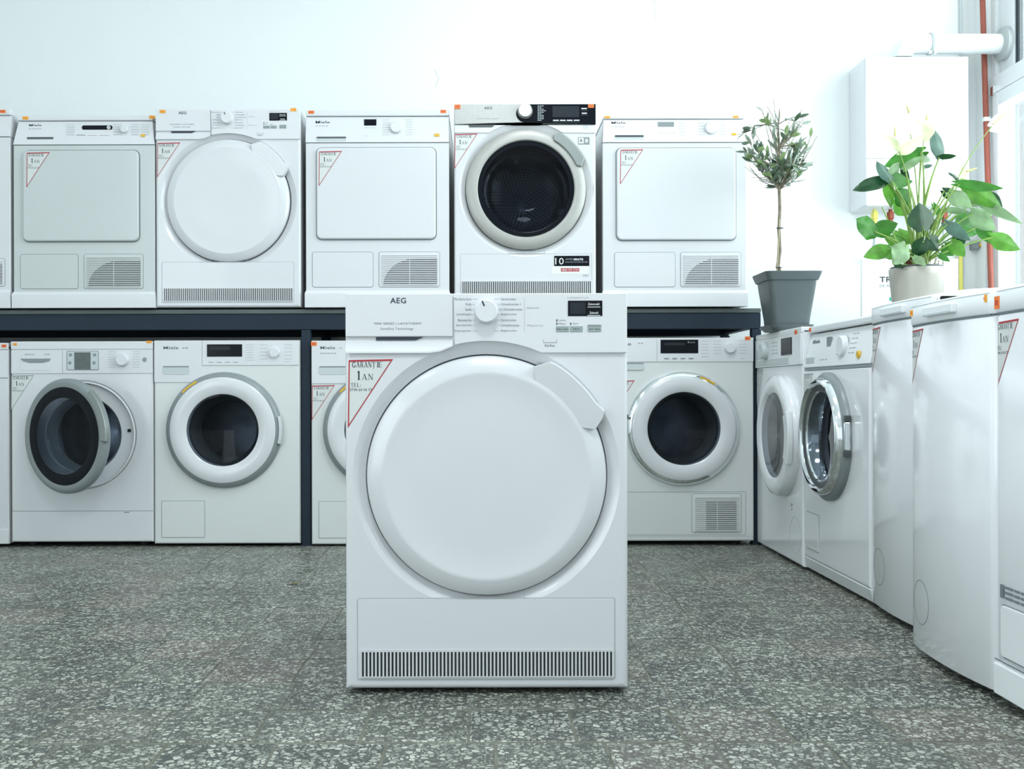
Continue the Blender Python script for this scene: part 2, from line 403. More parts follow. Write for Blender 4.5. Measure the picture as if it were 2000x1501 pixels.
# ---------------------------------------------------------------- setting
flo = boxes('floor', [(-2.87, WX+.1, -3.1, BY+.1, -.12, -.0011)], 'grout'); setp(flo, kind='structure')
PX, PY, OX, OY = .2, .195, -.025, 1.878
tile_me = []
for k in range(6):
    t0 = .0042; gx, gy = ((.0028, .0056), (.0024, .0050), (.0033, .0062), (.0013, .0030), (.0016, .0036), (.0020, .0042))[k]
    vs, fs = box_vf(-PX/2+gx, PX/2-gx, -PY/2+gy, PY/2-gy, -t0, 0)
    o = mesh_obj('tile', vs, fs, 'terrazzo', bev=.0012, seg=1); tile_me.append(o.data); bpy.data.objects.remove(o)
ix0, ix1, iy0, iy1 = -11, 6, -1, 13
far = []; ROW = {-1: .05, 0: 0, 1: .018, 2: .004, 3: .010, 4: -.006, 5: .012, 6: .02, 7: .006, 8: -.01, 9: .015}
for ix in range(-13, 12):
    for iy in range(-25, 16):
        x = OX+(ix+.5)*PX+ROW.get(iy, 0); y = OY+(iy+.5)*PY
        if x > WX or y > BY: continue
        dz = random.uniform(-.0008, .0008)
        if ix0 <= ix < ix1 and iy0 <= iy < iy1:
            if x-.1 > .0+1.2: continue
            o = link(bpy.data.objects.new('tile', random.choice(tile_me[:3] if iy <= 0 else tile_me[3:])), flo)
            o.location = (x+random.uniform(-.0008, .0008), y+random.uniform(-.0008, .0008), dz*.6+.0002)
            o.rotation_euler = (random.uniform(-.0016, .0016), random.uniform(-.0016, .0016), random.uniform(-.003, .003))
        else:
            far.append((x-PX/2+.0015, x+PX/2-.0015, y-PY/2+.0015, y+PY/2-.0015, -.004, dz*.4-.0002))
o = boxes('tile_field', far, 'terrazzo', flo); setp(o, kind='stuff')
setp(boxes('wall_back', [(-2.87, WX+.12, BY, BY+.12, 0, 3.3)], 'plaster'), kind='structure')
wz0, wz1, wy0, wy1 = .92, 3.0, .4, BY-.09
setp(boxes('wall_right', [(WX, WX+.12, -3.1, BY, 0, wz0), (WX, WX+.12, -3.1, BY, wz1, 3.3), (WX, WX+.12, -3.1, wy0, wz0, wz1), (WX, WX+.12, wy1, BY, wz0, wz1)], 'plaster'), kind='structure')
setp(boxes('wall_left', [(-2.87, -2.75, -3.1, BY, 0, 3.3)], 'plaster'), kind='structure')
setp(boxes('wall_front', [(2.1, WX+.12, -3.1, -3.0, 0, 3.3), (-2.87, 2.1, -3.1, -3.0, 2.75, 3.3), (-2.87, 2.1, -3.1, -3.0, 0, .35)], 'plaster'), kind='structure')
setp(boxes('ceiling', [(-2.87, WX+.12, -3.1, BY+.12, 3.2, 3.32)], 'plaster'), kind='structure')
# hairline cracks and chips in the plaster of the back wall (fine relief)
def wallp(px, py): return ((px-CX)*BY/F, H+(CY-py)*BY/F)
vs, fs = [], []
for path in ([(1277, 0), (1284, 12), (1279, 26), (1283, 40)], [(1124, 80), (1130, 81)], [(850, 135), (858, 152), (852, 170)]):
    v, f = ribbon_vf([wallp(*p) for p in path], .002, BY, base=len(vs)); vs += v; fs += f
mesh_obj('crack', vs, fs, 'seam_soft', bpy.data.objects['wall_back'])
# window on the right wall: frame, transom, upper white panel with the flue, panes
wr = bpy.data.objects.new('window_1', None); link(wr); wr.location = (WX+.06, 2.6, wz0); setp(wr, kind='structure')
def WB(name, y0, y1, z0, z1, x0, x1, m, bev=.003): return box(name, x0-(WX+.06), x1-(WX+.06), y0-2.6, y1-2.6, z0-wz0, z1-wz0, m, wr, bev=bev)
fx0, fx1 = WX+.03, WX+.10
WB('frame_jamb', wy1-.040, wy1, wz0, wz1, fx0, fx1, 'pvc')
WB('frame_jamb', wy0, wy0+.07, wz0, wz1, fx0, fx1, 'pvc')
WB('frame_head', wy0, wy1, wz1-.07, wz1, fx0, fx1, 'pvc'); WB('frame_sill', wy0, wy1, wz0, wz0+.07, fx0, fx1, 'pvc')
WB('transom', wy0, wy1, 2.02, 2.10, fx0-.012, fx1, 'pvc')
for y in (3.62, 2.5, 1.4): WB('mullion', y-.04, y+.04, wz0, wz1, fx0, fx1, 'pvc')
WB('sash_stile', wy1-.100, wy1-.045, wz0+.07, 2.015, fx0-.02, fx1-.01, 'pvc', .006)
WB('sash_stile', 3.67, 3.74, wz0+.07, 2.015, fx0-.02, fx1-.01, 'pvc', .006)
WB('sash_rail', 3.74, wy1-.10, 1.95, 2.015, fx0-.02, fx1-.01, 'pvc', .006)
WB('sash_rail', 3.74, wy1-.10, wz0+.07, wz0+.14, fx0-.02, fx1-.01, 'pvc', .006)
WB('flue_panel', 4.646, wy1-.040, 2.10, wz1-.07, WX+.05, WX+.08, 'pvc')
WB('gasket', 4.622, 4.645, 2.10, wz1-.07, WX+.058, WX+.066, 'gasket', 0)
WB('pane', 3.66, 4.621, 2.10, wz1-.07, WX+.062, WX+.068, 'pane', 0)
WB('pane', 3.74, wy1-.10, wz0+.14, 1.95, WX+.055, WX+.061, 'pane', 0)
for a, b in ((wy0+.07, 1.36), (1.44, 2.46), (2.54, 3.58)):
    WB('pane', a, b, wz0+.07, 2.02, WX+.06, WX+.066, 'pane', 0); WB('pane', a, b, 2.10, wz1-.07, WX+.06, WX+.066, 'pane', 0)
o = WB('window_hinge', wy1-.075, wy1-.045, 2.005, 2.05, WX+.0, WX+.03, 'chrome', .004)
box('window_sill', WX+.001-(WX+.06), -.02, wy0-2.6, wy1-2.6, -.03, 0, 'pvc', wr, bev=.004)
# ---------------------------------------------------------------- steel rack
RY = 4.262                                            # rack front plane
def bx(px, Y=RY): return (px-CX)*Y/F
def bz(py, Y=RY): return H+(CY-py)*Y/F
rack = link(bpy.data.objects.new('steel_rack', None)); rack.location = (0, RY, 0)
setp(rack, 'long blue-grey steel rack carrying the upper row of dryers along the back wall', 'rack')
ST = .984
box('shelf_board', -2.70, 1.165, 0, .60, ST-.018, ST, 'board', rack, bev=.002)
box('front_beam', -2.70, 1.165, .004, .05, .900, ST-.019, 'rack', rack, bev=.002)
box('rear_beam', -2.70, 1.165, .55, .595, .900, ST-.019, 'rack', rack, bev=.002)
for px in (597, 1479, -310):
    x = bx(px)
    for y in (.006, .545): box('post', x-.019, x+.019, y, y+.042, 0, .899, 'rack', rack, bev=.002)
    box('cross_beam', x-.018, x+.018, .052, .543, .905, .96, 'rack', rack, bev=.002)
for px in (-310, 597, 1479):
    x = bx(px); box('foot_plate', x-.022, x+.022, .004, .05, 0, .004, 'rack', rack)
# ---------------------------------------------------------------- appliances
class Appliance:
    """x to the viewer's right, y into the machine, z up; front plane at y = 0"""
    def __init__(s, name, label, w, h, loc, rz=0, foot=.012, depth=.6, group=None, cat='dryer', body='enamel', scale=None, px=None, body_y=.03, bodyw=0):
        s.r = link(bpy.data.objects.new(name, None)); s.r.location = loc; s.r.rotation_euler = (0, 0, rz)
        setp(s.r, label, cat, group)
        s.w, s.h, s.foot, s.px = w, h, foot, px; s.x0, s.x1 = -w/2, w/2
        s.ys = lambda z: 0.0
        if body_y == .055:                              # drum machines: cabinet shell, open behind the front panel
            vs, fs = box_vf(s.x0+bodyw, s.x1-bodyw, body_y, depth, foot, h-.012)
            mesh_obj('body', vs, [f for f in fs if f != (0, 4, 5, 1)], body, s.r, smooth=False)
        else: box('body', s.x0+bodyw, s.x1-bodyw, body_y, depth, foot, h-.012, body, s.r, bev=.004)
        for fx in (-1, 1):
            for fy in (.075, depth-.06):
                lathe_z('foot', [(.019, 0), (.019, foot*.6), (.013, foot+.002)], 'rubber', s.r, fx*(w/2-.06), fy, n=16)
    def u(s, px): return (px-s.px[0])/s.px[2]
    def v(s, py): return (s.px[1]-py)/s.px[2]+s.foot
    def rect(s, a): x0, y0, x1, y1 = a; return s.u(x0), s.u(x1), s.v(y1), s.v(y0)
    def slab(s, name, a, y0, y1, m, r=.002, bev=.0012, parent=None):
        x0, x1, z0, z1 = s.rect(a); yo = s.ys((z0+z1)/2)
        return prism(name, rrect(x0, x1, z0, z1, min(r, (x1-x0)*.49, (z1-z0)*.49)), yo+y0, yo+y1, m, parent or s.r, bev=bev)
    def outline(s, name, a, m='seam', w=.0016, r=.008, y=0, parent=None):
        x0, x1, z0, z1 = s.rect(a); yo = s.ys((z0+z1)/2)
        return mesh_obj(name, *ribbon_vf(rrect(x0, x1, z0, z1, r), w, yo+y, closed=True), m, parent or s.r)
    def line(s, pts, m='seam', w=.0016, y=0, name='seam'):
        P = [(s.u(a), s.v(b)) for a, b in pts]; return mesh_obj(name, *ribbon_vf(P, w, y+s.ys(P[0][1])), m, s.r)
    def words(s, name, items, m, y=0, parent=None, bold=0.0):
        """items: (text, x0, y0, x1, y1) in picture px of this machine's front"""
        vs, fs = [], []
        for tx, a, b, c, d in items:
            v, f = text_vf(tx, bold); n = len(vs)
            x0, x1, z0, z1 = s.rect((a, b, c, d)); yo = s.ys((z0+z1)/2)-.0005+y
            vs += [(x0+p*(x1-x0), yo, z0+q*(z1-z0)) for p, q in v]; fs += [tuple(i+n for i in g) for g in f]
        return mesh_obj(name, vs, fs, m, parent or s.r, smooth=False, recalc=False)
    def dashes(s, items, m='ink_pale', name='panel_marking', h=.0028):
        bl = []
        for a, b, c in items:
            x0, x1, z = s.u(a), s.u(b), s.v(c); yo = s.ys(z)
            bl.append((x0, x1, yo-.0005, yo, z-h/2, z+h/2))
        return setp(boxes(name, bl, m, s.r), kind='stuff')
    def knob(s, px, py, r, m='plastic', h=.022, base=None, mark=None, mm=True):
        x, z = (s.u(px), s.v(py)) if mm else (px, py); y = s.ys(z)
        k = lathe_y('knob', [(r*1.02, y), (r, y-h*.3), (r*.96, y-h*.85), (r*.88, y-h), (.0005, y-h)], m, s.r, x, z, n=40)
        if base: lathe_y('knob_ring', [(base, y+.001), (base, y-.003), (r, y-.003)], M['chrome'], s.r, x, z, n=40)
        if mark is not None:
            c, sn = cos(R(mark)), sin(R(mark))
            mesh_obj('pointer', *ribbon_vf([(x+c*r*.45, z+sn*r*.45), (x+c*r*.92, z+sn*r*.92)], r*.13, y-h), 'ink', k)
        return k
    def tag(s, px, py, m='orange', w=.024, h=.013, mm=True, y=0, rz=0):
        x, z = (s.u(px), s.v(py)) if mm else (px, py); y = y+s.ys(z)
        t = box('price_tag', x-w/2, x+w/2, y-.0012, y, z-h/2, z+h/2, m, s.r)
        boxes('tag_print', [(x-w*.3+k*w*.22, x-w*.3+k*w*.22+w*.1, y-.0016, y-.0011, z-h*.2, z+h*.2) for k in range(3)], 'red_ink' if m == 'orange' else 'orange', t)
        return t
    def sticker(s, px, py, mm=True, y=0, clean=True, ink='red_ink', small='ink', wd=.0945, hd=.144):
        """triangular warranty label: red outline, black lettering"""
        x, z = (s.u(px), s.v(py)) if mm else (px, py); Y = y+s.ys(z-.05)
        A, B, C = (x, z), (x+wd, z+.002), (x-.002, z-hd)
        N = 8; vs, fs, idx = [], [], {}
        for i in range(N+1):
            for j in range(N+1-i):
                idx[i, j] = len(vs); vs.append((A[0]+(B[0]-A[0])*i/N+(C[0]-A[0])*j/N, Y-.0003, A[1]+(B[1]-A[1])*i/N+(C[1]-A[1])*j/N))
        for i in range(N):
            for j in range(N-i):
                fs.append((idx[i, j], idx[i+1, j], idx[i, j+1]))
                if i+j < N-1: fs.append((idx[i+1, j], idx[i+1, j+1], idx[i, j+1]))
        st = mesh_obj('warranty_sticker', vs, fs, 'film', s.r, smooth=False)
        c = ((A[0]+B[0]+C[0])/3, (A[1]+B[1]+C[1])/3)
        ins = lambda p, k: (p[0]+(c[0]-p[0])*k, p[1]+(c[1]-p[1])*k)
        P = [(p[0]+(q[0]-p[0])*i/N, p[1]+(q[1]-p[1])*i/N) for p, q in ((A, B), (B, C), (C, A)) for i in range(N)]
        Ai, Bi, Ci = ins(A, .085), ins(B, .085), ins(C, .085)
        Q = [(p[0]+(q[0]-p[0])*i/N, p[1]+(q[1]-p[1])*i/N) for p, q in ((Ai, Bi), (Bi, Ci), (Ci, Ai)) for i in range(N)]
        n = len(P); vs = [(x_, Y-.0006, z_) for x_, z_ in P+Q]
        mesh_obj('red_border', vs, [(i, (i+1) % n, n+(i+1) % n, n+i) for i in range(n)], ink, st, smooth=False, recalc=False)
        vs, fs = serif_vf('GARANȚIE', x+.0075, z-.0155, .0115, .0078, 1.08, Y-.0005)
        for tx, dx, dz, h, w in (('1', .017, -.042, .019, .0085), ('AN', .028, -.042, .0125, .0115), ('TEL:', .0045, -.057, .0085, .0058)):
            v, f = serif_vf(tx, x+dx, z+dz, h, w, 1.12, Y-.0005, base=len(vs)); vs += v; fs += f
        v, f = text_vf('0744 64 06 03'); n = len(vs)
        vs += [(x+.003+p*.046, Y-.0005, z-.066+q*.0065) for p, q in v]; fs += [tuple(i+n for i in g) for g in f]
        mesh_obj('lettering', vs, fs, small, st, smooth=False, recalc=False)
        return st
    def grille(s, a, n, slat=.5, vertical=True, y=-.001, back='radiator', m='enamel', split=1):
        x0, x1, z0, z1 = s.rect(a)
        g = box('vent_backing', x0, x1, y-.0006, y+.001, z0, z1, back, s.r)
        bl = []
        if vertical:
            p = (x1-x0)/n
            bl = [(x0+p*(k+1-slat/2)-0, x0+p*(k+1+slat/2), y-.004, y, z0, z1) for k in range(-1, n)]
            bl += [(x0-p*slat/2, x1+p*slat/2, y-.0042, y, z1, z1+.0015), (x0-p*slat/2, x1+p*slat/2, y-.0042, y, z0-.0015, z0)]
        o = boxes('vent_slats', bl, m, s.r); setp(o, kind='stuff')
    def quarter_vent(s, a, n=17, arcpx=None, split=True, slats='enamel', full=False):
        """panel with horizontal louvres, open (dark) inside a quarter-round field"""
        x0, x1, z0, z1 = s.rect(a); r = .008
        p = prism('vent_panel', rrect(x0, x1, z0, z1, r), -.0025, 0, slats, s.r, bev=.001)
        mesh_obj('panel_joint', *ribbon_vf(rrect(x0-.001, x1+.001, z0-.001, z1+.001, r+.001), .0014, 0, closed=True), 'seam', p)
        ax0, ax1, az0, az1 = x0+.012, x1-.010, z0+.008, z1-.008
        if full: poly = [(ax0+(ax1-ax0)*.25, az0), (ax1-.01, az0), (ax1-.01, az1-.02), (ax0+(ax1-ax0)*.25, az1-.02)]
        else:
            rx, rz = (ax1-ax0)*.62, (az1-az0)*.86; cxx, czz = ax0+.006+rx, az0
            poly = [(ax1, az0)] + [(ax1, az0+rz)] + [(cxx-rx*sin(R(t)), czz+rz*cos(R(t))) for t in range(0, 91, 9)]
        prism('vent_opening', poly, -.0032, -.0024, 'dark_grey' if full else 'radiator', p)
        pitch = (az1-az0)/n
        bl = [(ax0, ax1, -.0068, -.0024, az0+pitch*k, az0+pitch*(k+.52)) for k in range(n)]
        if split: bl.append(((ax0+ax1)/2, (ax0+ax1)/2+.002, -.0066, -.0024, az0, az1))
        o = boxes('louvre_slats', bl, slats, p); setp(o, kind='stuff')
        return p
    def drum(s, cx, cz, r, y0=.03, depth=.34, holes=False, m='drum'):
        d = lathe_y('drum', [(r, y0), (r, depth), (r*.92, depth+.02), (.001, depth+.03)], m, s.r, cx, cz, n=48)
        for k in range(3):
            t = R(100+120*k); c, sn = cos(t), sin(t)
            P = [(cx+c*r*.99-sn*.03, cz+sn*r*.99+c*.03), (cx+c*r*.74, cz+sn*r*.74), (cx+c*r*.99+sn*.03, cz+sn*r*.99-c*.03)]
            prism('drum_paddle', P, y0+.04, depth-.01, m, d, bev=.004)
        if holes:
            vs, fs = [], []
            for ring in range(2, 15):
                rr = ring*r*.92/15; m_ = int(rr*2*pi/(r*.078))
                for k in range(m_):
                    t = 2*pi*(k+.5*(ring % 2))/m_; hx, hz = cx+rr*cos(t), cz+rr*sin(t); b = len(vs); hr = r*.027
                    vs += [(hx+hr*cos(q*pi/3), depth+.0165, hz+hr*sin(q*pi/3)) for q in range(6)]; fs.append(tuple(range(b, b+6)))
            o = mesh_obj('drum_perforation', vs, fs, 'drum_hole', d, smooth=False, recalc=False); setp(o, kind='stuff')
        return d
def frontal(name, label, l, r, t, b, Y, zf, **k):
    """front face seen square on: its picture edges l, r, t, b on the plane at distance Y"""
    sc = F/Y; w = (r-l)/sc; h = (b-t)/sc; foot = k.pop('foot', .012)
    X = ((l+r)/2-CX)/sc
    return Appliance(name, label, w, h+foot, (X, Y, zf), 0, foot=foot, px=((l+r)/2, b, sc), **k)

# --- dryer with one large round white door (the one out on the floor, and its twin on the rack)
def round_door_dryer(name, label, l, r, t, b, Y, zf, foot=.012, twin=False):
    A = frontal(name, label, l, r, t, b, Y, zf, foot=foot, body_y=.055, bodyw=.001)
    A.px = None; w, h = A.w, A.h-foot
    A.px = (950, 1345, 552/w); kz = h/(772/ (552/w))
    A.v = lambda py: (1345-py)/772*h+foot
    cx, cz = 0, A.v(929); k = 552/w; Rr = 235/k
    vs, fs = front_polar(A.x0, A.x1, foot, A.h, cx, cz, [(Rr-.012, .045), (Rr+.002, .030), (Rr+.003, .018), (Rr+.010, .0135), (Rr+.018, .007), (Rr+.024, .0025), (Rr+.0285, 0)], back=.06, rnd=.010, n=128)
    mesh_obj('front_panel', vs, fs, 'enamel', A.r, angle=28)
    lathe_y('door_gasket', [(Rr+.004, .028), (Rr-.02, .029)], 'seam', A.r, cx, cz, n=96)
    # door: rim sloping out to a faintly dished centre
    d = lathe_y('door', [(Rr-.006, .03), (Rr-.0010, .020), (Rr-.0010, .004), (Rr-.004, -.002), (Rr-.010, -.006), (Rr-.033, -.0150), (Rr-.038, -.0158), (Rr-.043, -.0148), (Rr-.10, -.0125), (.10, -.0115), (.0005, -.011)], 'enamel', A.r, cx, cz, n=128, angle=25)
    # grip at the upper right of the door
    po = [(Rr-.003, 66.5)] + [(.2775+(.289-.2775)*0, 60.7)] + [(.2795, a) for a in range(58, 30, -4)] + [(.286, 28.9), (.276, 26.5), (Rr-.003, 23.3)]
    po = [(min(r_, .40)*w/.6, a) for r_, a in po]; inn = [(Rr-.030, a) for a in range(27, 66, 4)]
    poly = [(cx+r_*cos(R(a)), cz+r_*sin(R(a))) for r_, a in po+inn]
    n = len(poly)
    # top face sunk towards the door centre so the grip reads as a scooped bar
    vs = []
    for lev, (ya, ins) in enumerate(((.010, 1.0), (-.012, 1.0), (-.021, .985))):
        for i, (px_, pz_) in enumerate(poly):
            inner = i >= len(po)
            yy = ya if not inner else (ya if lev == 0 else -.0128-(.0008 if lev == 2 else 0))
            q = (px_-cx, pz_-cz); 
            vs.append((cx+q[0]*(ins if not inner else 1), yy, cz+q[1]*(ins if not inner else 1)))
    fs = [tuple(range(2*n, 3*n))]
    for lv in range(2):
        fs += [(lv*n+i, lv*n+(i+1) % n, (lv+1)*n+(i+1) % n, (lv+1)*n+i) for i in range(n)]
    mesh_obj('grip', vs, fs, 'enamel', d, angle=30)
    # control fascia with the arched lower edge
    fr = 262/k; y1 = 690
    zt = A.h-.001; yb = -.007
    arcP = [(cx+fr*cos(R(a)), cz+(A.v(929-262)-cz)/fr*fr*sin(R(a))) for a in [65.9+(103.6-65.9)*i/14 for i in range(15)]]
    poly = [(A.u(886), zt), (A.x1-.002, zt), (A.x1-.002, A.v(y1))] + [(max(p[0], A.u(886)), p[1]) for p in arcP]
    prism('control_panel', poly, yb, .003, 'plastic', A.r, bev=.0015)
    dr = box('drawer', A.x0+.002, A.u(884.5), yb, .003, A.v(657.5), zt, 'plastic', A.r, bev=.0015)
    # scooped grip below the drawer front
    ya, za = .0005, A.v(657.5); xr = A.u(884.5)
    lowL, lowR = A.v(690), A.v(677)
    pts = [(A.x0+.002, lowL), (A.u(838), lowL), (A.u(860), A.v(687)), (xr, lowR)]
    vs = []; 
    for x, z in pts:
        zz = A.v(661) 
        vs += [(x, yb+.0005, z), (x, yb, z+.004), (x, yb+(.0005 if x in (pts[0][0], xr) else .001), z+.005), (x, -.0005, zz), (x, -.0005, za)]
    fs = [(5*i+j, 5*(i+1)+j, 5*(i+1)+j+1, 5*i+j+1) for i in range(3) for j in range(4)]
    mesh_obj('drawer_scoop', vs, fs, 'plastic', A.r, angle=50)
    prism('drawer_slot', [(A.u(735), A.v(658.5)), (A.u(826), A.v(658.5)), (A.u(812), A.v(664.5)), (A.u(735), A.v(664.5))], -.0040, -.0005, 'ink', A.r)
    # lower flap with slotted air intake
    A.outline('flap_joint', (697, 1168, 1200, 1327), 'seam_soft', .0015, .004)
    fo = boxes('service_flap', [(A.u(699), A.u(1198), -.0012, .001, A.v(1270), A.v(1170)), (A.u(699), A.u(1198), -.0012, .001, A.v(1325), A.v(1321)),
          (A.u(699), A.u(704), -.0012, .001, A.v(1321), A.v(1270)), (A.u(1196), A.u(1198), -.0012, .001, A.v(1321), A.v(1270))], 'enamel', A.r)
    for xa, xb in ((880, 884.5), (1019.5, 1024)): A.line([(xa if xa < 900 else xb, 1168), (xb if xa < 900 else xa, 1157)], 'seam_soft', .0015, -.0013)
    A.grille((704.5, 1272, 1195.5, 1320), 68, .46, y=-.0008)
    # knob and print
    A.ys = lambda z: yb if z > A.v(692) else 0
    A.knob(950, 610, 23/k*1.0, 'plastic', .024, mark=112)
    A.words('brand_mark', [('AEG', 763, 582, 794, 593)], 'ink', bold=.012)
    A.words('series_lettering', [('7000 SERIES | LAVATHERM', 731, 630, 823, 635.5), ('SensiDry Technology', 744, 640, 808, 645.5)], 'ink_soft')
    L = [('Mix Extra Kurz', 888, 582, 921), ('Wolle', 909, 592, 921), ('Seide', 909, 602, 921), ('Leichtbügeln', 892, 612, 921), ('Bettwäsche', 895, 623, 921), ('Sportwäsche', 891, 633, 921), ('Zeitprogramm', 888, 644, 920)]
    Rr_ = [('Extratrocken', 979, 582, 1008), ('Schranktrocken +', 979, 592, 1018), ('Schranktrocken', 985, 602, 1020), ('Bügeltrocken', 979, 612, 1009), ('Extratrocken', 979, 623, 1008), ('Schranktrocken', 979, 633, 1014), ('Bügeltrocken', 979, 644, 1009)]
    A.words('programme_lettering', [(tx, a, y+.5, b, y+5.5) for tx, a, y, b in L+Rr_], 'ink_soft')
    A.words('section_lettering', [('Baumwolle', 1030, 600, 1053, 604), ('Pflegeleicht', 1030, 635, 1061, 639)], 'ink_pale')
    bl = []
    for tx, a, y, bb in L: bl.append((923, 934 if y in (582, 644) else 928, y+3))
    for tx, a, y, bb in Rr_: bl.append((966 if y in (582, 644) else 973, 977, y+3))
    A.dashes(bl, 'ink_pale', 'programme_tick', h=.0007)
    A.dashes([(1024, 1024.6, 584+q) for q in range(0, 66, 4)], 'ink_pale', 'section_bracket', h=.003)
    A.outline('marker_box', (977, 603.5, 983, 607.5), 'ink_pale', .0007, .0006)
    A.slab('display', (1109, 588.5, 1176, 618.5), -.0012, .001, 'black', .001, .0003)
    A.slab('display_window', (1113, 592, 1143, 614.5), -.0016, -.0011, 'lcd', .001, 0)
    A.words('display_lettering', [('Zeitvorwahl', 1148, 593, 1170, 597.5), ('Zeitwahl', 1151, 610, 1168, 614.5)], 'white_ink', -.001, bold=.01)
    A.dashes([(1147, 1172, 601), (1147, 1172, 617.4)], 'white_ink', 'display_line', h=.0012).location.y = -.001
    for a, b, c, d in ((1086, 638, 1110.5, 649), (1113, 638, 1137.5, 649), (1147.5, 635.5, 1173.5, 649)):
        A.slab('button', (a, b, c, d), -.0016, .001, 'button', .0008, .0005)
    A.slab('button_light', (1147.5, 635.5, 1173.5, 638), -.0019, .001, 'rim_grey', .0004, 0)
    A.words('button_lettering', [('Extra Leise', 1087, 642, 1109, 645.5), ('Signal', 1119, 642, 1131, 645.5), ('Start / Pause', 1150, 642, 1171, 645.5), ], 'ink', -.0014)
    A.dashes([(1086.5, 1088.5, 627), (1086.5, 1088.5, 633.5), (1113.5, 1115.5, 633.5)], 'ink', 'indicator', h=.005)
    A.words('indicator_lettering', [('Leise', 1091, 624.5, 1105, 628), ('Max', 1091, 631.5, 1105, 635), ('Signal', 1118, 631.5, 1129, 635)], 'ink_soft')
    A.words('panel_caption', [('R REVERSE PLUS', 1108, 581.5, 1149, 584.5)], 'ink_pale')
    A.line([(1061, 664), (1061, 670), (1087, 670), (1087, 664)], 'ink_soft', .001, name='power_button_outline')
    A.words('power_lettering', [('Ein/Aus', 1064, 673, 1083, 678)], 'ink_soft', bold=.01)
    A.ys = lambda z: 0
    A.sticker(681, 703)
    return A
FD = round_door_dryer('tumble_dryer', 'white tumble dryer with big round door standing alone on the floor in front', 674, 1226, 573, 1345, 2.174, 0)
box('top_lid', FD.x0+.002, FD.x1-.002, .02, .6, FD.h-.0125, FD.h, 'plastic', FD.r, bev=.003)
YT = 4.25
D2 = round_door_dryer('tumble_dryer', 'white tumble dryer with round white door on the rack, between two square-door dryers', 305, 588, 213, 599, YT, ST, foot=.008)
D2.px = ((305+588)/2, 599, F/YT); D2.v = lambda py: (599-py)/D2.px[2]+D2.foot
box('top_lid', D2.x0+.002, D2.x1-.002, .02, .6, D2.h-.0125, D2.h, 'plastic', D2.r, bev=.003)
D2.ys = lambda z: -.0075
D2.tag(320, 217.5, 'amber'); D2.tag(575, 214.5, 'amber')

# --- square-door condenser dryers
def square_dryer(label, l, r, t, b, Y, zf, f, lean=.014, taper=0, m='enamel', **k):
    A = frontal('condenser_dryer', label, l, r, t, b, Y, zf, foot=.006, body_y=.045, body=m, bodyw=max(.001, taper), **k)
    A.ys = lambda z: 0
    zl0, zl1 = A.v(f['lid']), A.h; zp0 = A.v(f['panel'])
    box('front_panel', A.x0, A.x1, 0, .046, A.foot, zp0-.001, m, A.r, bev=.004, seg=3)
    # leaning control fascia
    w0, w1 = A.x0, A.x1; tp = taper
    vs = [(w0, -.004, zp0), (w1, -.004, zp0), (w1-tp, -.004+lean, zl0), (w0+tp, -.004+lean, zl0), (w0, .05, zp0), (w1, .05, zp0), (w1-tp, .05, zl0), (w0+tp, .05, zl0)]
    mesh_obj('control_panel', vs, [(0, 1, 2, 3), (4, 7, 6, 5), (0, 3, 7, 4), (1, 5, 6, 2), (3, 2, 6, 7), (0, 4, 5, 1)], 'plastic', A.r, bev=.0015)
    box('top_lid', w0+tp*.8, w1-tp*.8, lean-.012, .6, zl0+.0016, zl1, 'plastic', A.r, bev=.004, seg=3)
    A.line([(l+1, f['panel']), (r-1, f['panel'])], 'seam', .002, -.0001)
    x0, x1, z0, z1 = A.rect(f['door'])
    d = prism('door', rrect(x0, x1, z0, z1, .022), -.014, -.001, m, A.r, bev=.006, seg=3)
    mesh_obj('door_joint', *ribbon_vf(rrect(x0-.0022, x1+.0022, z0-.0022, z1+.0022, .024), .0035, 0, closed=True), 'seam', d)
    x0, x1, z0, z1 = A.rect(f['flap'])
    fl = prism('service_flap', rrect(x0, x1, z0, z1, .009), -.002, 0, m, A.r, bev=.0012)
    mesh_obj('flap_joint', *ribbon_vf(rrect(x0-.001, x1+.001, z0-.001, z1+.001, .010), .0015, 0, closed=True), 'seam', fl)
    A.quarter_vent(f['vent'], 17, slats=m)
    zp = A.v(f['plinth'])
    vs = [(w0, -.003, zp), (w1, -.003, zp), (w1+.004, -.012, zp-.012), (w0-.004, -.012, zp-.012), (w0-.004, -.010, A.foot), (w1+.004, -.010, A.foot)]
    vs += [(w0, .02, zp), (w1, .02, zp), (w0-.004, .02, A.foot), (w1+.004, .02, A.foot)]
    mesh_obj('plinth', vs, [(0, 1, 2, 3), (3, 2, 5, 4), (0, 6, 7, 1), (0, 3, 4, 8, 6), (1, 7, 9, 5, 2), (4, 5, 9, 8)], 'plastic', A.r, bev=.0015)
    A.ys = lambda z: (-.004+lean*max(0, min(1, (z-zp0)/(zl0-zp0))) if z < zl0 else lean-.012) if z > zp0 else 0
    x0, x1, z0, z1 = A.rect(f['slot'])
    y = A.ys((z0+z1)/2)
    s_ = boxes('drawer_grip', [(x0, x1, y-.0018, y+.002, z0, z1)], 'plastic_grey', A.r)
    boxes('grip_slot', [(x0, x1, y-.0026, y-.0015, z1-(z1-z0)*f.get('slotdark', .35), z1)], 'dark_grey', s_)
    if 'split' in f: A.line([(f['split'], f['lid']+1), (f['split'], f['panel']-1)], 'seam_soft', .0016, .002)
    A.words('brand_mark', [('Miele', *f['logo'])], 'ink', bold=.018)
    A.dashes([(f['logo'][0]+q, f['logo'][0]+q+5, f['logo'][3]+4) for q in (0, 6.5, 13, 19.5)], 'ink_pale', 'model_marking', h=.003)
    return A
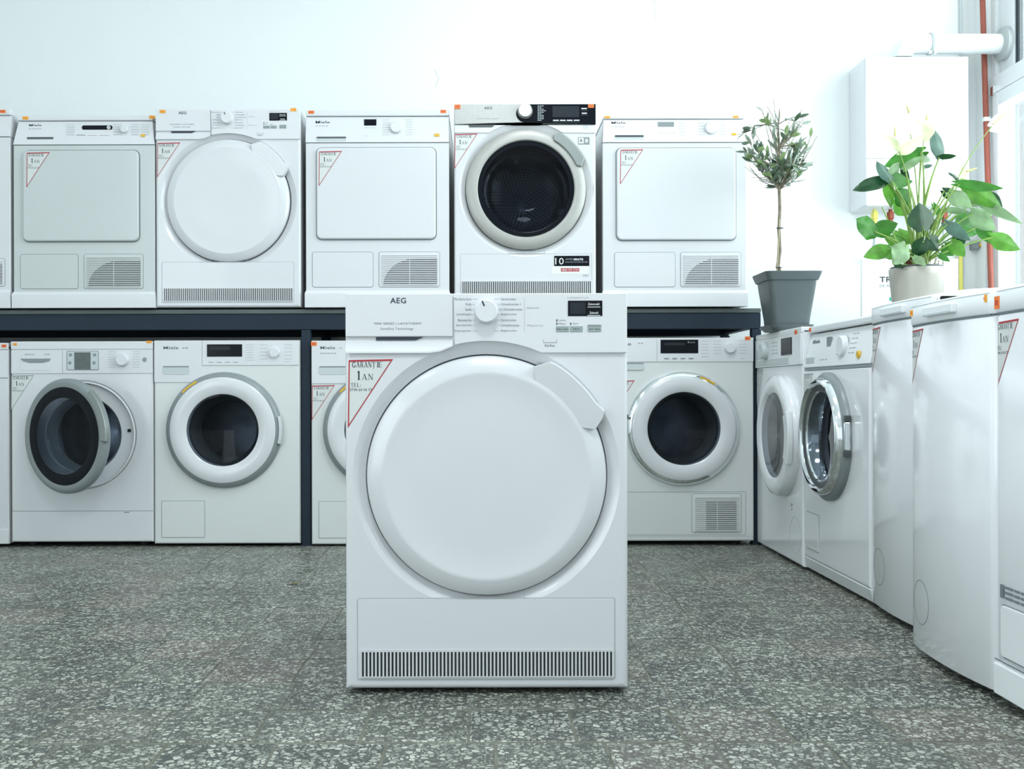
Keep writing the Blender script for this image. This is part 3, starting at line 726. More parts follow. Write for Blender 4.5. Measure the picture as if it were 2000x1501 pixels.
T1 = square_dryer('white square-door condenser dryer with capsule-shaped black display, on the rack', 27, 303, 225, 603, YT, ST,
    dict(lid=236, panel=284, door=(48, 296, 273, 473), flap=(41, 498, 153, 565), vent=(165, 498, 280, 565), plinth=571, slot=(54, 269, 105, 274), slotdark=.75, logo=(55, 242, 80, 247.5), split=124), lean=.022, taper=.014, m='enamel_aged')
s = T1.slab('display', (159, 245, 219, 254), -.002, 0, 'black', .009, .0006)
T1.knob(212, 249.5, .0085, 'knob_metal', .006); T1.knob(244, 254, .0155, 'plastic', .02, base=.0165)
T1.tag(49, 230.5, 'amber'); T1.tag(297, 229.5, 'amber')
T1.ys = lambda z: T1.__dict__.get('_y', 0.004)
T1.dashes([(x, x+16, y) for x in (130, 150, 222, 256, 276) for y in (244, 249, 254, 259, 264) if not (150 <= x < 220 and y < 260)]+[(x, x+18, 265.5) for x in (150, 172, 195)], 'ink_pale', h=.0014)
T1.slab('start_button', (276, 263.5, 284, 268.5), -.004, 0, 'yellow', .001, .0005)
T1.ys = lambda z: 0
T1.sticker(56.5, 301, y=-.0142, ink='red_ink')
T3 = square_dryer('white square-door dryer on the rack beside the dark-glass dryer, small square black display', 598, 878, 214, 600, YT, ST,
    dict(lid=226.5, panel=278, door=(620, 289, 852, 467), flap=(611, 492, 729, 560), vent=(741, 492, 859, 560), plinth=567, slot=(620, 267, 677, 276), logo=(617, 234.5, 645, 241), split=694))
T3.slab('display', (712, 232, 736, 244.5), -.002, 0, 'black', .001, .0004)
T3.knob(775, 248.5, .0245, 'plastic', .016)
T3.dashes([(x, x+14, y) for x in (748, 793) for y in range(233, 268, 5)]+[(712, 734, 249)], 'ink_pale', h=.0013)
T3.slab('start_button', (849.5, 261, 859.5, 267), -.003, 0, 'yellow', .001, .0005)
T3.slab('small_button', (712, 261, 721, 266), -.0015, 0, 'plastic', .001, .0005)
T3.tag(609, 218.5, 'orange'); T3.tag(867, 217.5, 'orange'); T3.ys = lambda z: 0; T3.sticker(625.5, 297, y=-.0142)
T5 = square_dryer('white square-door condenser dryer at the end of the rack, touching the olive tree', 1178, 1459, 221, 595, YT, ST,
    dict(lid=227.5, panel=274, door=(1205, 286, 1437, 465), flap=(1201, 489, 1319, 556), vent=(1330, 489, 1447, 556), plinth=563, slot=(1202, 260, 1258, 271), logo=(1196, 231.5, 1224, 238), split=1274), lean=.020, taper=.006)
T5.slab('display', (1287, 233, 1318.5, 243), -.002, 0, 'rim_grey', .001, .0004)
T5.knob(1390, 246, .0255, 'plastic', .016, base=.027)
T5.dashes([(x, x+12, y) for x in (1328, 1366, 1408) for y in range(235, 262, 6)]+[(x, x+10, 255) for x in (1288, 1300, 1312)], 'ink_pale', h=.0013)
T5.slab('start_button', (1430, 256, 1439.5, 260.5), -.003, 0, 'yellow', .001, .0005)
T5.tag(1188, 223.6, 'amber', h=.009); T5.tag(1439, 223.6, 'amber', h=.009); T5.ys = lambda z: 0; T5.sticker(1212, 290, y=-.0142)
T0 = square_dryer('white dryer at the far left end of the rack, mostly out of frame', -256, 21, 214, 603, YT, ST,
    dict(lid=226, panel=268, door=(-230, 290, -20, 467), flap=(-244, 506, -120, 560), vent=(-100, 506, 10, 560), plinth=567, slot=(-240, 257, -190, 266), logo=(-240, 234, -212, 240)))
T0.tag(6, 218.5, 'orange')

# --- dryer with the steel and black fascia and dark glass door
def dark_dryer():
    A = frontal('tumble_dryer', 'white tumble dryer with steel and black fascia and dark glass door, on the rack', 888, 1165, 206, 600, YT, ST, foot=.008, body_y=.055, bodyw=.001)
    cx, cz = A.u(1028), A.v(371); k = F/YT; Ro = 118/k
    Ri = 94/k
    vs, fs = front_polar(A.x0, A.x1, A.foot, A.h, cx, cz, [(Ro-.03, .05), (Ro+.001, .03), (Ro+.002, .016), (Ro+.012, .010), (Ro+.022, .003), (Ro+.028, 0)], back=.06, rnd=.010, n=112)
    mesh_obj('front_panel', vs, fs, 'enamel', A.r, angle=28)
    box('top_lid', A.x0+.002, A.x1-.002, .02, .6, A.h-.0125, A.h, 'plastic', A.r, bev=.003)
    d = lathe_y('door', [(Ro-.02, .03), (Ro-.001, .022), (Ro-.001, -.004), (Ro-.004, -.010), (Ro-.012, -.015), (Ro-.034, -.019), (Ri+.004, -.018), (Ri, -.014), (Ri, .0)], 'champagne', A.r, cx, cz, n=112, angle=30)
    lathe_y('glass_border', [(Ri+.001, -.010), (Ri-.006, -.0105), (Ri-.020, -.0085), (Ri-.022, .0), (Ri-.022, .03)], 'black', d, cx, cz, n=96)
    lathe_y('door_glass', [(Ri-.021, -.009), (Ri-.06, -.007), (.06, -.0045), (.0008, -.004)], 'glass', d, cx, cz, n=80)
    lathe_y('glass_bowl', [(Ri-.024, .0), (Ri-.04, .03), (Ri-.055, .085), (Ri-.075, .10), (.06, .108), (.001, .11)], 'glass', d, cx, cz, n=64)
    A.drum(cx-.006, cz-.010, Ri-.004, .115, .34, holes=True)
    pts = [(Ro-.004, 63)]+[(Ro+.017, a) for a in range(58, 29, -4)]+[(Ro+.021, 27.5), (Ro-.004, 21)]+[(Ro-.022, a) for a in range(24, 62, 4)]
    prism('grip', [(cx+r*cos(R(a)), cz+r*sin(R(a))) for r, a in pts], -.026, -.004, 'handle_grey', d, bev=.003)
    fr = 131/k
    prism('steel_fascia', [(A.x0+.002, A.h-.001), (A.u(1024), A.h-.001), (A.u(1024), A.v(241.5)), (A.x0+.002, A.v(245))], -.010, .003, 'steel', A.r, bev=.0015)
    bp = [(A.x1-.002, A.h-.001), (A.x1-.002, A.v(245.5)), (A.u(1024), A.v(242))]
    bp += [(A.u(1026+17*cos(R(a))), A.v(224.5-17*sin(R(a)))) for a in range(265, 94, -12)]
    prism('black_fascia', bp+[(A.u(1030), A.h-.001)], -.0115, .003, 'black', A.r, bev=.0008)
    poly = [(A.x0+.002, A.v(245.5)), (A.u(1024), A.v(242.2)), (A.x1-.002, A.v(246)), (A.x1-.002, A.v(262))]
    poly += [(A.u(1028)+fr*cos(R(a)), cz+fr*sin(R(a))) for a in range(57, 124, 6)] + [(A.x0+.002, A.v(261))]
    prism('control_panel', poly, -.005, .003, 'plastic', A.r, bev=.0012)
    prism('drawer_slot', [(A.u(917), A.v(245.7)), (A.u(969), A.v(245.2)), (A.u(962), A.v(250.5)), (A.u(917), A.v(250.5))], -.0065, 0, 'dark_grey', A.r)
    A.ys = lambda z: -.010
    A.knob(1026.5, 220, .030, 'knob_metal', .022, base=.031)
    A.words('brand_mark', [('AEG', 947, 211, 962.5, 216)], 'ink', bold=.01)
    A.dashes([(932+q, 935.5+q, 234) for q in range(0, 42, 5)], 'ink_pale', 'series_marking', h=.003)
    A.ys = lambda z: -.0118
    A.slab('display_window', (1080, 210.5, 1132, 232), -.0006, .001, 'lcd', .001, 0)
    A.dashes([(1051+q, 1051+q+3.2, 210+3.1*i) for i, n_ in enumerate((3, 2, 3, 4, 3, 2, 3, 3, 3, 2)) for q in [4.2*e_ for e_ in range(n_)]], 'ink_pale', 'programme_marking', h=.0035)
    A.dashes([(x_, x_+11, 238) for x_ in (1081, 1094.5, 1108, 1121.5)]+[(1136, 1147, 215.2), (1137, 1147, 224.3)], 'white_ink', 'display_marking', h=.004)
    A.dashes([(1081, 1133, 241), (1136, 1148, 219), (1136, 1148, 227.5)], 'ink_soft', h=.001)
    A.tag(895, 211, 'orange', w=.024, h=.018); A.tag(1155, 210.5, 'orange', w=.024, h=.014)
    A.ys = lambda z: -.005
    A.dashes([(1139, 1150, y) for y in (247.5, 249.5, 251.5, 253.5)], 'ink_pale', h=.001)
    A.ys = lambda z: 0
    A.sticker(889.5, 263)
    e = A.slab('energy_sticker', (1130, 269.5, 1152.5, 284), -.0008, 0, 'rim_grey', .001, 0)
    A.slab('sticker_field', (1131.5, 271, 1141, 281.5), -.0012, 0, 'white_ink', .001, 0, parent=e)
    A.words('sticker_letter', [('8', 1144, 273, 1149.5, 280), ], 'white_ink', -.0008, parent=e, bold=.02)
    A.slab('round_mark', (1133.5, 273, 1138.5, 279.5), -.0016, 0, 'rim_grey', .004, 0, parent=e)
    A.outline('flap_joint', (900, 497, 1156, 598), 'seam_soft', .0014, .003)
    A.outline('flap_joint', (993, 488, 1065, 497), 'seam_soft', .001, .002)
    A.grille((903, 551, 1155, 596), 68, .5, y=-.0008, back='dark')
    b = A.slab('banner_sticker', (1083, 501, 1151.5, 521), -.001, 0, 'black', .0005, 0)
    A.words('banner_lettering', [('10', 1085, 505, 1101.5, 518)], 'white_ink', -.0008, parent=b)
    A.words('banner_lettering', [('GRATIS', 1120.5, 506, 1139.5, 510)], 'white_ink', -.0008, parent=b, bold=.03)
    A.words('banner_lettering', [('JAHRE', 1105, 506, 1119, 510), ('GARANTIE AUF DEN MOTOR', 1104.5, 512, 1148, 514.5)], 'ink_pale', -.0008, parent=b)
    b = A.slab('hotline_sticker', (1078, 521.2, 1150, 536), -.0004, 0, 'white_ink', .0005, 0)
    c = A.slab('red_strip', (1096, 525, 1132, 531.7), -.0008, 0, 'red_ink', .0005, 0, parent=b)
    A.words('hotline_lettering', [('0800 759 7759', 1098, 526.3, 1130, 530.5)], 'white_ink', -.0006, parent=b)
    A.words('brand_mark', [('AEG', 1139, 537.5, 1150, 541.5)], 'ink_soft')
    return A
dark_dryer()

# --- front-loading washers of the lower row
YB = 4.246
ZB = 0.0
def washer(label, l, r, t, b, f, name='washing_machine', cat='washing machine', body='enamel', Y=YB, **k):
    A = frontal(name, label, l, r, t, b, Y, ZB, foot=H+(CY-b)*Y/F, body_y=.055, body=body, bodyw=.001, cat=cat, **k)
    cx, cz = A.u(f['door'][0]), A.v(f['door'][1]); sc = F/Y; Ro = f['door'][2]/sc
    hole = f.get('hole', Ro-.03)
    vs, fs = front_polar(A.x0, A.x1, A.foot, A.h-.0, cx, cz, [(hole-.02, .05), (hole-.01, .045), (hole, .02), (hole+.006, .006), (hole+.014, 0)], back=.06, rnd=.007, n=96)
    mesh_obj('front_panel', vs, fs, body, A.r, angle=28)
    box('top_lid', A.x0+.001, A.x1-.001, .02, .6, A.h-.0125, A.h+.0005, 'plastic', A.r, bev=.003)
    return A, cx, cz, Ro
def ring_washer(label, l, r, t, b, dcx, dcy, ddark, rim, accent, f, **k):
    """washer or dryer with a wide white door ring around dark glass"""
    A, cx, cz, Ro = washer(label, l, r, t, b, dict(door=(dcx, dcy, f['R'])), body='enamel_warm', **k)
    sc = F/YB; Rg = f['Rg']/sc
    lathe_y('door_bezel', [(Ro+.002, .004), (Ro+.002, -.008), (Ro-.003, -.019), (Ro-.012, -.027), (Ro-.021, -.029)], rim, A.r, cx, cz, n=96, angle=50)
    d = lathe_y('door', [(Ro-.019, -.014), (Ro-.020, -.031), (Ro-.025, -.034), (Ro-.05, -.036), (Rg+.006, -.034), (Rg, -.030), (Rg-.002, -.0)], 'enamel', A.r, cx, cz, n=96, angle=40)
    gx, gz = A.u(ddark[0])-cx, A.v(ddark[1])-cz
    lathe_y('door_glass', [(Rg, -.028), (Rg*.93, -.030), (Rg*.9, -.022), (Rg*.55, -.010), (Rg*.25, -.004), (.001, -.002)], 'glass', d, cx, cz, n=64)
    lathe_y('glass_bowl_rim', [(Rg*.98, .0), (Rg*.86, .03), (Rg*.80, .09)], 'dark_grey', d, cx, cz, n=64)
    A.drum(cx, cz, Rg*1.25, .05, .36)
    a0, a1 = accent
    P = arc(cx, cz, Ro-.011, a0, a1, 10)
    mesh_obj('orange_accent', *[x for x in ribbon_vf(P, .008, -.0285)], 'yellow', A.r)
    return A, cx, cz, Ro, d
def control_strip(A, l, r, ytop, ybot, drawerx, drawery):
    """flush fascia and drawer seams, drawn as joints"""
    x0, x1, z0, z1 = A.rect((drawerx, ytop, r, ybot))
    prism('control_panel', rrect(x0+.001, A.x1-.0015, z0, A.h-.001, .002), -.0035, .002, 'plastic', A.r, bev=.0012)
    x0, x1, z0, z1 = A.rect((l, ytop, drawerx, drawery))
    prism('drawer', rrect(A.x0+.0015, x1-.0008, z0, A.h-.001, .002), -.0035, .002, 'plastic', A.r, bev=.0012)
    A.ys = lambda z: -.0035
# Bosch style washer with the door ajar
B1, cx, cz, Ro = washer('white washing machine in the lower row with its grey-rimmed black glass door ajar', 22, 299, 665, 1056, dict(door=(160, 847, 103), hole=.214))
x0, x1, z0, z1 = B1.rect((22, 665, 299, 680)); box('lid_edge', B1.x0, B1.x1, -.004, .02, z0, B1.h+.001, 'plastic', B1.r, bev=.002)
x0, x1, z0, z1 = B1.rect((22, 681, 299, 727)); prism('control_panel', rrect(B1.u(123), B1.x1-.001, z0, z1-.001, .001), -.0035, .002, 'plastic', B1.r, bev=.001)
prism('drawer', rrect(B1.x0+.001, B1.u(122), z0, z1-.001, .001), -.0035, .002, 'plastic', B1.r, bev=.001)
B1.ys = lambda z: -.0035
s = B1.slab('drawer_grip', (40, 699, 100, 721), -.001, .001, 'plastic', .006, .0005)
prism('grip_recess', [(B1.u(41), B1.v(698)), (B1.u(100), B1.v(698)), (B1.u(98), B1.v(703)), (B1.u(84), B1.v(706.5)), (B1.u(58), B1.v(706.5)), (B1.u(46), B1.v(703))], -.0055, -.003, 'rim_grey', s)
e = B1.slab('display_frame', (131.5, 683, 194, 720.5), -.002, .001, 'plastic_grey', .003, .0006)
B1.outline('frame_edge', (132, 683.5, 193.5, 720), 'dark_grey', .0014, .003, -.002, parent=e)
B1.slab('display', (146.5, 686, 178, 719), -.0032, 0, 'lcd_grey', .001, .0004)
for a, b in ((139, 691), (137.5, 706.5), (186, 691), (185, 706.5)): B1.slab('soft_button', (a-3, b-3, a+3, b+3), -.0032, 0, 'rim_grey', .005, .0004)
B1.knob(241, 701, .025, 'plastic', .022); B1.slab('round_button', (279.5, 696, 287, 704.5), -.003, 0, 'rim_grey', .008, .0006)
B1.words('brand_mark', [('BOSCH', 50, 688.5, 67, 691.5)], 'ink_soft')
B1.dashes([(88, 92, 689.5), (93, 98, 689.5)], 'ink_pale', 'model_marking', h=.004)
B1.dashes([(x, x+14, y) for x in (212, 260) for y in range(685, 716, 5)], 'ink_pale', h=.0013)
B1.ys = lambda z: -.004; B1.tag(30.5, 670, 'amber', w=.016, h=.010); B1.tag(292, 666, 'amber', w=.022, h=.010)
B1.ys = lambda z: 0; B1.sticker(22.5, 731, ink='ink_pale')
B1.line([(22, 995.5), (299, 995.5)], 'seam', .0018); B1.dashes([(242, 252, 998.5)], 'rim_grey', 'latch_mark', h=.004)
lathe_y('porthole_ring', [(.222, .001), (.221, -.003), (.216, -.004), (.213, .004), (.209, .010), (.160, .012), (.156, .03)], 'plastic', B1.r, cx, cz, n=80)
lathe_y('door_seal', [(.158, .022), (.152, .03), (.145, .045), (.140, .10)], 'rim_grey', B1.r, cx, cz, n=64)
B1.drum(cx, cz, .24, .101, .40, m='drum_bright')
B1.slab('latch_hole', (248, 836, 254, 841.5), .006, .013, 'dark', .001, 0)
# the door itself swings on its left edge; its own origin is the hinge
Rd = .232; hx = cx-.222
door = lathe_y('door', [(Rd-.012, .016), (Rd, .010), (Rd, -.008), (Rd-.006, -.016), (Rd-.018, -.020), (Rd-.034, -.018), (Rd-.036, -.010), (Rd-.03, .014)], 'rim_grey', B1.r, Rd, 0, n=96, angle=45)
door.location = (hx, -.012, cz); door.rotation_euler = (0, 0, R(-27))
lathe_y('glass_border', [(Rd-.034, -.0165), (Rd-.062, -.020), (Rd-.078, -.017)], 'black', door, Rd, 0, n=80)
lathe_y('door_glass', [(Rd-.077, -.017), (.10, -.019), (.05, -.0195), (.001, -.020)], 'glass', door, Rd, 0, n=64)
lathe_y('glass_bowl', [(Rd-.036, .012), (Rd-.078, .014), (.145, .035), (.135, .07), (.10, .085), (.001, .09)], 'glass', door, Rd, 0, n=64, angle=60)
pts = [(Rd+.012, a) for a in range(50, -5, -6)]+[(Rd-.02, a) for a in range(-4, 51, 6)]
prism('handle', [(Rd+r_*cos(R(a)), r_*sin(R(a))) for r_, a in pts], -.026, -.006, 'handle_grey', door, bev=.003)
# Miele style washers
def pill(A, a):
    p = A.slab('drawer_grip', a, -.0012, .001, 'plastic_grey', .012, .0006)
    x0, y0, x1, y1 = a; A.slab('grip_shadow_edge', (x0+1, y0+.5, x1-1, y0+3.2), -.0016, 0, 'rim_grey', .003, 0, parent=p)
B2, cx, cz, Ro, d = ring_washer('white washing machine, wide white door ring with orange accent, directly left of the rack post', 301, 585, 663, 1060, 438, 838, (439, 840), 'rim_grey', (118, 137), dict(R=112, Rg=70))
control_strip(B2, 301, 585, 663, 712, 395, 745)
B2.slab('display', (405, 671, 473.5, 695), -.0015, .001, 'black', .001, .0004); B2.slab('display_window', (410, 675, 450, 682), -.0018, 0, 'lcd', .001, 0)
B2.knob(537, 687, .021, 'plastic', .016, base=.0225); pill(B2, (318, 712.5, 371, 730))
B2.words('brand_mark', [('Miele', 320, 674.5, 349, 680.5)], 'ink_soft', bold=.018); B2.dashes([(357, 361, 678), (362.5, 368, 678)], 'ink_pale', 'model_marking', h=.006)
B2.dashes([(480, 496, y) for y in range(672, 706, 5)]+[(x, x+15, y) for x in (508, 556) for y in range(672, 702, 7)]+[(556, 566, 705)], 'ink_pale', h=.0012)
B2.dashes([(x, x+10, 706) for x in (408, 424, 440, 456)], 'ink_soft', h=.002)
B2.ys = lambda z: 0
B2.outline('flap_joint', (315, 976.5, 399.5, 1048), 'seam', .0014, .002); B2.slab('service_flap', (316, 977.5, 398.5, 1047), -.0012, .0, 'enamel_warm', .002, .0006)
prism('handle', [(cx+r_*cos(R(a)), cz+r_*sin(R(a))) for r_, a in [(Ro+.010, t) for t in range(14, -15, -4)]+[(Ro-.006, t) for t in range(-14, 15, 4)]], -.030, -.004, 'chrome', d, bev=.002)
B3, cx3, cz3, Ro3, d = ring_washer('white washing machine in the lower row, half hidden behind the dryer on the floor', 608, 891, 664, 1062, 744, 838, (744, 840), 'rim_grey', (118, 137), dict(R=112, Rg=70))
control_strip(B3, 608, 891, 664, 713, 702, 748)
B3.slab('display', (712, 672, 780, 696), -.0015, .001, 'black', .001, .0004); pill(B3, (623, 713.5, 677, 731))
B3.words('brand_mark', [('Miele', 626, 675, 655, 681)], 'ink_soft', bold=.018); B3.dashes([(664, 668, 679)]+[(626+q, 631+q, 689) for q in (0, 6.5, 13, 19.5, 26)], 'ink_pale', 'model_marking', h=.004)
B3.tag(613.5, 670.5, 'orange', w=.024, h=.016); B3.ys = lambda z: 0; B3.sticker(609.5, 752)
B3.outline('flap_joint', (622, 978, 706, 1050), 'seam', .0014, .002); B3.slab('service_flap', (623, 979, 705, 1049), -.0012, .0, 'enamel_warm', .002, .0006)
B4, cx, cz, Ro, d = ring_washer('white dryer with chrome-rimmed white door ring and a louvred vent at lower right, lower row', 1191, 1472, 660, 1057, 1333, 837, (1329, 836), 'chrome', (55, 72), dict(R=110, Rg=71), name='condenser_dryer', cat='dryer')
control_strip(B4, 1191, 1472, 660, 707, 1283, 707)
B4.slab('display', (1290, 664, 1363.5, 690.5), -.0015, .001, 'black', .001, .0004); B4.slab('display_window', (1297, 670, 1337, 675), -.0018, 0, 'lcd', .001, 0)
B4.words('display_lettering', [('Eco', 1343, 667.5, 1357, 670.5)], 'ink_pale', -.0016)
for x in (1297, 1313, 1329, 1345): B4.slab('button', (x, 699.5, x+9, 701.8), -.0016, 0, 'rim_grey', .0006, .0002)
B4.knob(1425, 680, .0225, 'plastic', .016, base=.024); pill(B4, (1196, 708, 1258, 723))
B4.words('brand_mark', [('Miele', 1196, 669, 1233, 675)], 'ink_soft', bold=.018)
B4.dashes([(1246, 1250, 671), (1251.5, 1256, 671)], 'ink_pale', 'model_marking', h=.005)
B4.dashes([(1370, 1384, y) for y in range(667, 700, 6)]+[(x, x+15, y) for x in (1393, 1443) for y in range(667, 695, 6)]+[(1445, 1455, 701)], 'ink_pale', h=.0012)
B4.ys = lambda z: -.0035
B4.tag(1460, 661.5, 'orange', w=.022, h=.015); B4.ys = lambda z: 0; B4.sticker(1195, 744)
B4.outline('flap_joint', (1196, 961, 1456, 1045), 'seam', .0014, .003)
B4.quarter_vent((1351, 965, 1447, 1040), 18, split=True, slats='enamel_warm', full=True); B4.line([(1192, 1048), (1471, 1048)], 'seam_soft', .0014)
lathe_y('bezel_hinge', [(.010, -.034), (.010, .0)], 'chrome', B4.r, cx-Ro-.004, cz+.05, n=20)
B0 = frontal('washing_machine', 'white washing machine at the far left end of the lower row, mostly out of frame', -262, 17, 668, 1061, YB, 0, foot=.012, body_y=.0, cat='washing machine')
B0.slab('control_panel', (-260, 682, 16, 736), -.003, .001, 'plastic'); box('top_lid', B0.x0, B0.x1, -.006, .6, B0.v(681), B0.h, 'plastic', B0.r, bev=.003)
B0.line([(-260, 737), (16, 737)]); B0.slab('plinth', (-260, 1031, 16, 1060), -.006, .002, 'plastic', .003, .002); B0.slab('front_panel', (-259, 739, 15, 1030), -.001, .001, 'enamel', .003, .0008)
B0.ys = lambda z: -.006; B0.tag(9.5, 674, 'orange', w=.020, h=.012)

# --- row of machines along the window wall: fronts face the room
def side_machine(name, label, Xf, ynear, yfar, h, cat, foot=.012, depth=.6, **k):
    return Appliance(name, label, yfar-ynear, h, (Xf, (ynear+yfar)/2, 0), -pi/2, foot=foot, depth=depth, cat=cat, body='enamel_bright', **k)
def sx(A, px, Xf=None):                                # picture px -> local x on a side machine's front
    return A.r.location.y - F*(Xf or A.r.location.x)/(px-CX)
def sz(A, px, py): return H+(CY-py)*A.r.location.x/(px-CX)
# R1
R1 = side_machine('washing_machine', 'white washing machine with thick white door ring in the corner, under the olive tree', 1.146, 3.655, 4.260, .870, 'washing machine', depth=.58, body_y=.055, bodyw=.001)
dcx, dcz, dr = .13-.13, .472, .232
dcx = R1.r.location.y-3.90
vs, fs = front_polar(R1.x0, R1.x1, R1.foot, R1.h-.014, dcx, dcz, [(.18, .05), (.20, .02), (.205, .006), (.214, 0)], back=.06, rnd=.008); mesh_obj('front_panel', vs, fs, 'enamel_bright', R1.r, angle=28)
box('top_lid', R1.x0, R1.x1, -.004, .58, R1.h-.022, R1.h, 'plastic_bright', R1.r, bev=.004)
prism('control_panel', rrect(R1.x0+.001, R1.x1-.001, .735, R1.h-.0225, .002), -.006, .002, 'plastic_bright', R1.r, bev=.001)
mesh_obj('seam', *ribbon_vf([(R1.x0, .734), (R1.x1, .734)], .002, 0), 'seam', R1.r)
box('handle_strip', R1.x0+.03, R1.x1-.14, -.0085, -.005, .742, .765, 'plastic_grey', R1.r, bev=.001)
d = lathe_y('door', [(dr, .002), (dr, -.020), (dr-.008, -.034), (dr-.025, -.042), (dr-.045, -.044), (.168, -.040), (.161, -.034), (.160, -.01)], 'enamel_bright', R1.r, dcx, dcz, n=80, angle=45)
lathe_y('door_glass', [(.161, -.034), (.13, -.030), (.06, -.022), (.001, -.018)], 'glass', d, dcx, dcz)
lathe_y('glass_bowl_rim', [(.160, -.012), (.150, .03), (.145, .10)], 'black', d, dcx, dcz)
R1.drum(dcx, dcz, .20, .05, .38)
prism('handle', [(dcx+r_*cos(R(a)), dcz+r_*sin(R(a))) for r_, a in [(dr+.004, t) for t in range(24, -25, -6)]+[(dr-.045, t) for t in range(-24, 25, 6)]], -.050, -.03, 'plastic_bright', d, bev=.003)
R1.ys = lambda z: -.006
R1.knob(-.135, .800, .034, 'plastic_grey', .025, mm=False)
box('display', .07, .20, -.0085, -.005, .775, .838, 'black', R1.r, bev=.0006)
box('drawer', R1.x0+.004, R1.x0+.10, -.0075, -.005, .77, .805, 'plastic_grey', R1.r, bev=.001)
setp(boxes('panel_marking', [(-.06+.03*i, -.045+.03*i, -.0068, -.006, .785+.014*j, .787+.014*j) for i in range(3) for j in range(4)], 'ink_soft', R1.r), kind='stuff')
R1.tag(.245, .853, 'orange', w=.026, h=.016, mm=False, y=.001); R1.ys = lambda z: 0
R1.sticker(R1.x0+.004, .725, mm=False, ink='ink_pale', small='ink_pale')
mesh_obj('filter_cover_joint', *ribbon_vf([(R1.x1-.085+.065*cos(R(a)), .115+.065*sin(R(a))) for a in range(0, 360, 8)], .0015, 0, closed=True), 'seam_soft', R1.r)
boxes('latch_mark', [(.17, .18, -.001, 0, .215, .225), (.17, .18, -.001, 0, .20, .206)], 'rim_grey', R1.r)
# R2
R2 = side_machine('washing_machine', 'white washing machine with chrome and dark door ring and a round yellow button', 1.150, 3.030, 3.650, .868, 'washing machine', body_y=.055, bodyw=.001)
dcx, dcz, dr = R2.r.location.y-3.385, .490, .212
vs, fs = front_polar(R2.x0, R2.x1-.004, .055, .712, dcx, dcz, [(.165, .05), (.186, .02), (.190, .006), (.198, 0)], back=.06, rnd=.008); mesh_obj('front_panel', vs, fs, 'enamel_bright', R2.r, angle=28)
mesh_obj('plinth', [(R2.x0, -.001, .054), (R2.x1, -.001, .054), (R2.x1, .012, R2.foot), (R2.x0, .012, R2.foot), (R2.x0, .06, .054), (R2.x1, .06, .054), (R2.x1, .06, R2.foot), (R2.x0, .06, R2.foot)], [(0, 1, 2, 3), (4, 7, 6, 5), (0, 4, 5, 1), (3, 2, 6, 7), (0, 3, 7, 4), (1, 5, 6, 2)], 'plastic_bright', R2.r, bev=.003)
vs = [(R2.x0, -.003, .722), (R2.x1, -.003, .722), (R2.x1, .030, .842), (R2.x0, .030, .842), (R2.x0, .06, .722), (R2.x1, .06, .722), (R2.x1, .06, .842), (R2.x0, .06, .842)]
mesh_obj('control_panel', vs, [(0, 1, 2, 3), (4, 7, 6, 5), (0, 3, 7, 4), (1, 5, 6, 2), (3, 2, 6, 7), (0, 4, 5, 1)], 'plastic_bright', R2.r, bev=.003)
box('top_lid', R2.x0, R2.x1, .016, .6, .845, R2.h, 'plastic_bright', R2.r, bev=.006, seg=3)
boxes('seam', [(R2.x0+.002, R2.x1-.002, .004, .06, .7125, .7215)], 'seam_soft', R2.r)
R2.ys = lambda z: -.003+.033*(z-.722)/.12
R2.knob(.06, .785, .034, 'plastic_bright', .018, mm=False)
R2.knob(.215, .752, .012, 'yellow', .008, mm=False)
y = R2.ys(.80); box('display', -.115, -.075, y-.003, y+.003, .785, .822, 'rim_grey', R2.r, bev=.001)
y = R2.ys(.748); box('drawer_grip', R2.x0+.02, R2.x0+.11, y-.004, y+.004, .735, .758, 'plastic_grey', R2.r, bev=.002)
y = R2.ys(.81); v, f = text_vf('Miele', .03); mesh_obj('brand_mark', [(R2.x0+.035+p*.075, R2.ys(.806+q*.014)-.001, .806+q*.014) for p, q in v], f, 'ink_soft', R2.r, smooth=False, recalc=False)
boxes('panel_marking', [(a, a+.022, R2.ys(z)-.001, R2.ys(z)+.001, z, z+.0015) for a in (.0, .11, .14) for z in (.76, .775, .79, .805, .82)]+[(a, a+.01, R2.ys(.745)-.001, R2.ys(.745)+.001, .744, .748) for a in (-.14, -.115, -.09)], 'ink_pale', R2.r)
lathe_y('door_bezel', [(dr, .002), (dr, -.012), (dr-.010, -.022), (dr-.022, -.026)], 'rim_grey', R2.r, dcx, dcz, n=80, angle=50)
d = lathe_y('door', [(dr-.018, -.018), (dr-.020, -.038), (dr-.030, -.046), (dr-.040, -.042), (dr-.044, -.034)], 'chrome', R2.r, dcx, dcz, n=80, angle=50)
lathe_y('dark_ring', [(dr-.042, -.036), (dr-.052, -.034), (dr-.062, -.030)], 'dark_grey', d, dcx, dcz)
lathe_y('inner_chrome_ring', [(dr-.060, -.031), (dr-.066, -.026), (dr-.074, .02)], 'chrome', d, dcx, dcz, angle=60)
lathe_y('door_glass', [(dr-.060, -.026), (.10, -.020), (.05, -.015), (.001, -.012)], 'glass', d, dcx, dcz)
R2.drum(dcx, dcz, .18, .05, .38, m='drum_bright')
for z in (.555, .445): box('hinge_block', dcx+dr-.016, dcx+dr+.001, -.0245, -.004, z-.009, z+.010, 'dark_grey', d, bev=.002)
box('handle', dcx+dr-.014, dcx+dr+.000, -.0225, -.006, .456, .544, 'chrome', d, bev=.003)
R2.ys = lambda z: 0; R2.sticker(R2.x0+.004, .700, mm=False, ink='ink_pale', small='ink_pale')
fl = prism('service_flap', rrect(R2.x0+.03, R2.x0+.16, .09, .215, .002), -.003, .001, 'enamel_bright', R2.r, bev=.001)
